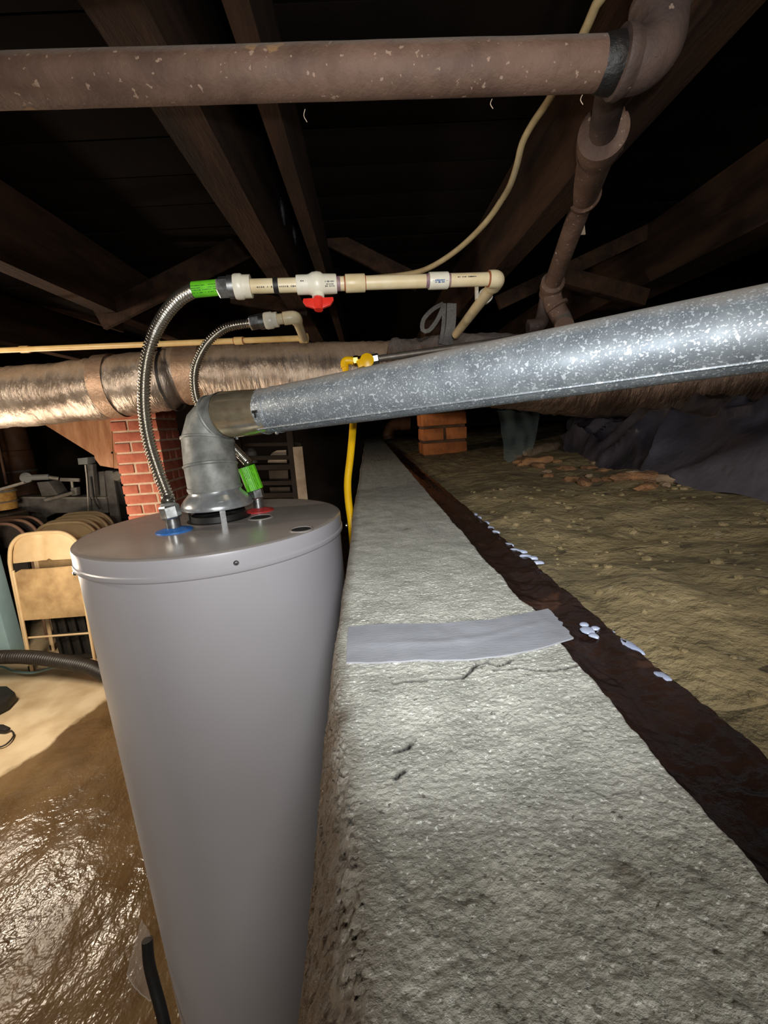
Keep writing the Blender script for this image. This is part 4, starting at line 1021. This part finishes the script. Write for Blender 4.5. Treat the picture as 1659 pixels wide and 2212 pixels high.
# wooden gusset beside the pillar
wb = thing('wooden_brace', at(235, 1012, 2.97), 'bare orange wooden brace hanging beside the brick pillar', 'brace')
def W_(px, py, dd=0): return at_y(px, py, 3.08+dd)
MB().prism([W_(60, 895), W_(66, 886), W_(218, 878), W_(222, 1006), (W_(205, 985))], BY*.04).build('board', 'orange_wood', wb, bevel=.002)
MB().prism([W_(197, 877, -.02), W_(239, 877, -.02), W_(245, 1011, -.02), W_(216, 1006, -.02), W_(204, 990, -.02)], BY*.04).build('board', 'orange_wood', wb, bevel=.002)
MB().prism([W_(240, 877, -.02), W_(268, 877, -.02), W_(276, 1013, -.02), W_(246, 1012, -.02)], BY*.04).build('board', 'orange_wood', wb, bevel=.002)
for x, y in ((242, 978), (256, 993)): MB().lathe(W_(x, y, -.022), [(.008, 0), (.006, .003)], 10, -fw).build('nail', 'black_rubber', wb)
# shelf rack seen between hose and yellow pipe
YK = 3.3
def K(px, py, dd=0): return at_y(px, py, YK+dd)
rk = thing('shelf_rack', (K(575, 1000).x, YK, .02), 'dark wooden shelf rack behind the water heater lid', 'rack')
def post(x0, x1, y, dd, th, nm, m_, par):
    a, b = K(x0, y, dd), K(x1, y, dd); t = (a+b)/2
    return MB().box((t.x, t.y+th/2, (t.z+.03)/2), (b.x-a.x, th, t.z-.03)).build(nm, m_, par, bevel=.002)
def kb(pts, th, nm, m_, dd=0, par=rk): return MB().prism([K(x, y, dd) for x, y in pts], BY*th).build(nm, m_, par, bevel=.003)
post(614, 628, 900, -.03, .03, 'post', 'paint_dark', rk); post(500, 512, 900, -.03, .03, 'post', 'paint_dark', rk)
for y, h_, in ((955, 10), (983, 12), (1003, 14), (1038, 12), (1064, 14)):
    kb([(500, y+3), (634, y), (634, y+h_*.8), (500, y+h_)], .03, 'rail', 'paint_dark', .001)
kb([(630, 954), (650, 956), (652, 966), (632, 963)], .03, 'block', 'grey_wood', .04)
tag(post(632, 653, 965, -.05, .016, 'pale_plank', 'pale_board', None), 'pale upright plank at the right of the shelf rack', 'plank')
P = [K(578, 1000, .08), K(580, 988, .08), K(588, 978, .08), K(598, 973, .08), K(618, 972, .08), K(620, 1000, .08)]
tag(MB().prism(P, BY*.02).build('round_board', 'pale_board', bevel=.002), 'pale round-cornered board on the upper shelf of the rack', 'board')
for i, (x0, x1, y0, y1) in enumerate(((580, 622, 1016, 1036), (582, 626, 1053, 1064))):
    tag(MB().prism([K(x0, y0, .08), K(x1, y0-1, .08), K(x1+1, y1-1, .08), K(x0+2, y1, .08)], BY*.1).build('storage_box', 'grey_wood', bevel=.003), ('faded box on the middle shelf of the rack', 'faded box on the lowest visible shelf of the rack')[i], 'box')
for y in (1002, 1037, 1065):
    a, b = K(502, y, .03), K(632, y, .03); MB().box(((a.x+b.x)/2, YK+.13, a.z-.034), (b.x-a.x, .20, .014)).build('shelf_board', 'paint_dark', rk)
tag(MB().lathe(K(545, 1000, .1), [(.05, 0), (.05, .09), (.02, .12)], 16).build('jar', 'machine'), 'dark jar standing on the shelf rack', 'jar')

# plastic pouch and black tube at the tank's lower left
pc = thing('plastic_pouch', at(310, 2150, .95), 'clear plastic pouch hanging at the lower left of the water heater', 'pouch')
rows = []
for i in range(13):
    u = i/12; r = []
    for j in range(13):
        v = j/12
        a = Vector(at(306, 1988, .96)).lerp(at(274, 2105, .95), v); b = Vector(at(322, 2010, .93)).lerp(at(345, 2165, .92), v)
        p = a.lerp(b, u)+fw*(-.02*math.sin(u*math.pi)*math.sin(v*2.6)+.004*nz(u*6, v*6)); r.append(p)
    rows.append(r)
MB().grid(rows).build('film', 'clear_pouch', pc, sharp=180)
MB().tube([rows[i][12] for i in range(13)], .0012, 6).build('edge', 'clear_pouch', pc); MB().tube([rows[0][j] for j in range(13)], .0012, 6).build('edge', 'clear_pouch', pc)
tag(MB().tube(smooth_path([at(318, 2030, .925), at(322, 2080, .92), at(334, 2130, .915), at(350, 2190, .905), at(372, 2290, .89), at(395, 2400, .88)], .01), .0115, 14).build('black_tube', 'black_rubber'), 'glossy black tube running down beside the plastic pouch', 'tube')
# cobweb threads under the brown pipe
for i, (px, py, L2) in enumerate(((659, 236, .012), (1063, 214, .009), (1258, 205, .009))):
    q = at(px, py, .455); P = smooth_path([q, q+Vector((-.002, 0, -L2*.5)), q+Vector((.001, 0, -L2))], .002)
    tag(MB().tube(P, .0004, 5).build('cobweb_thread', 'pale_board'), ('cobweb thread under the middle of the brown pipe', 'cobweb thread under the brown pipe near the cable', 'cobweb thread under the black tarred joint')[i], 'cobweb')
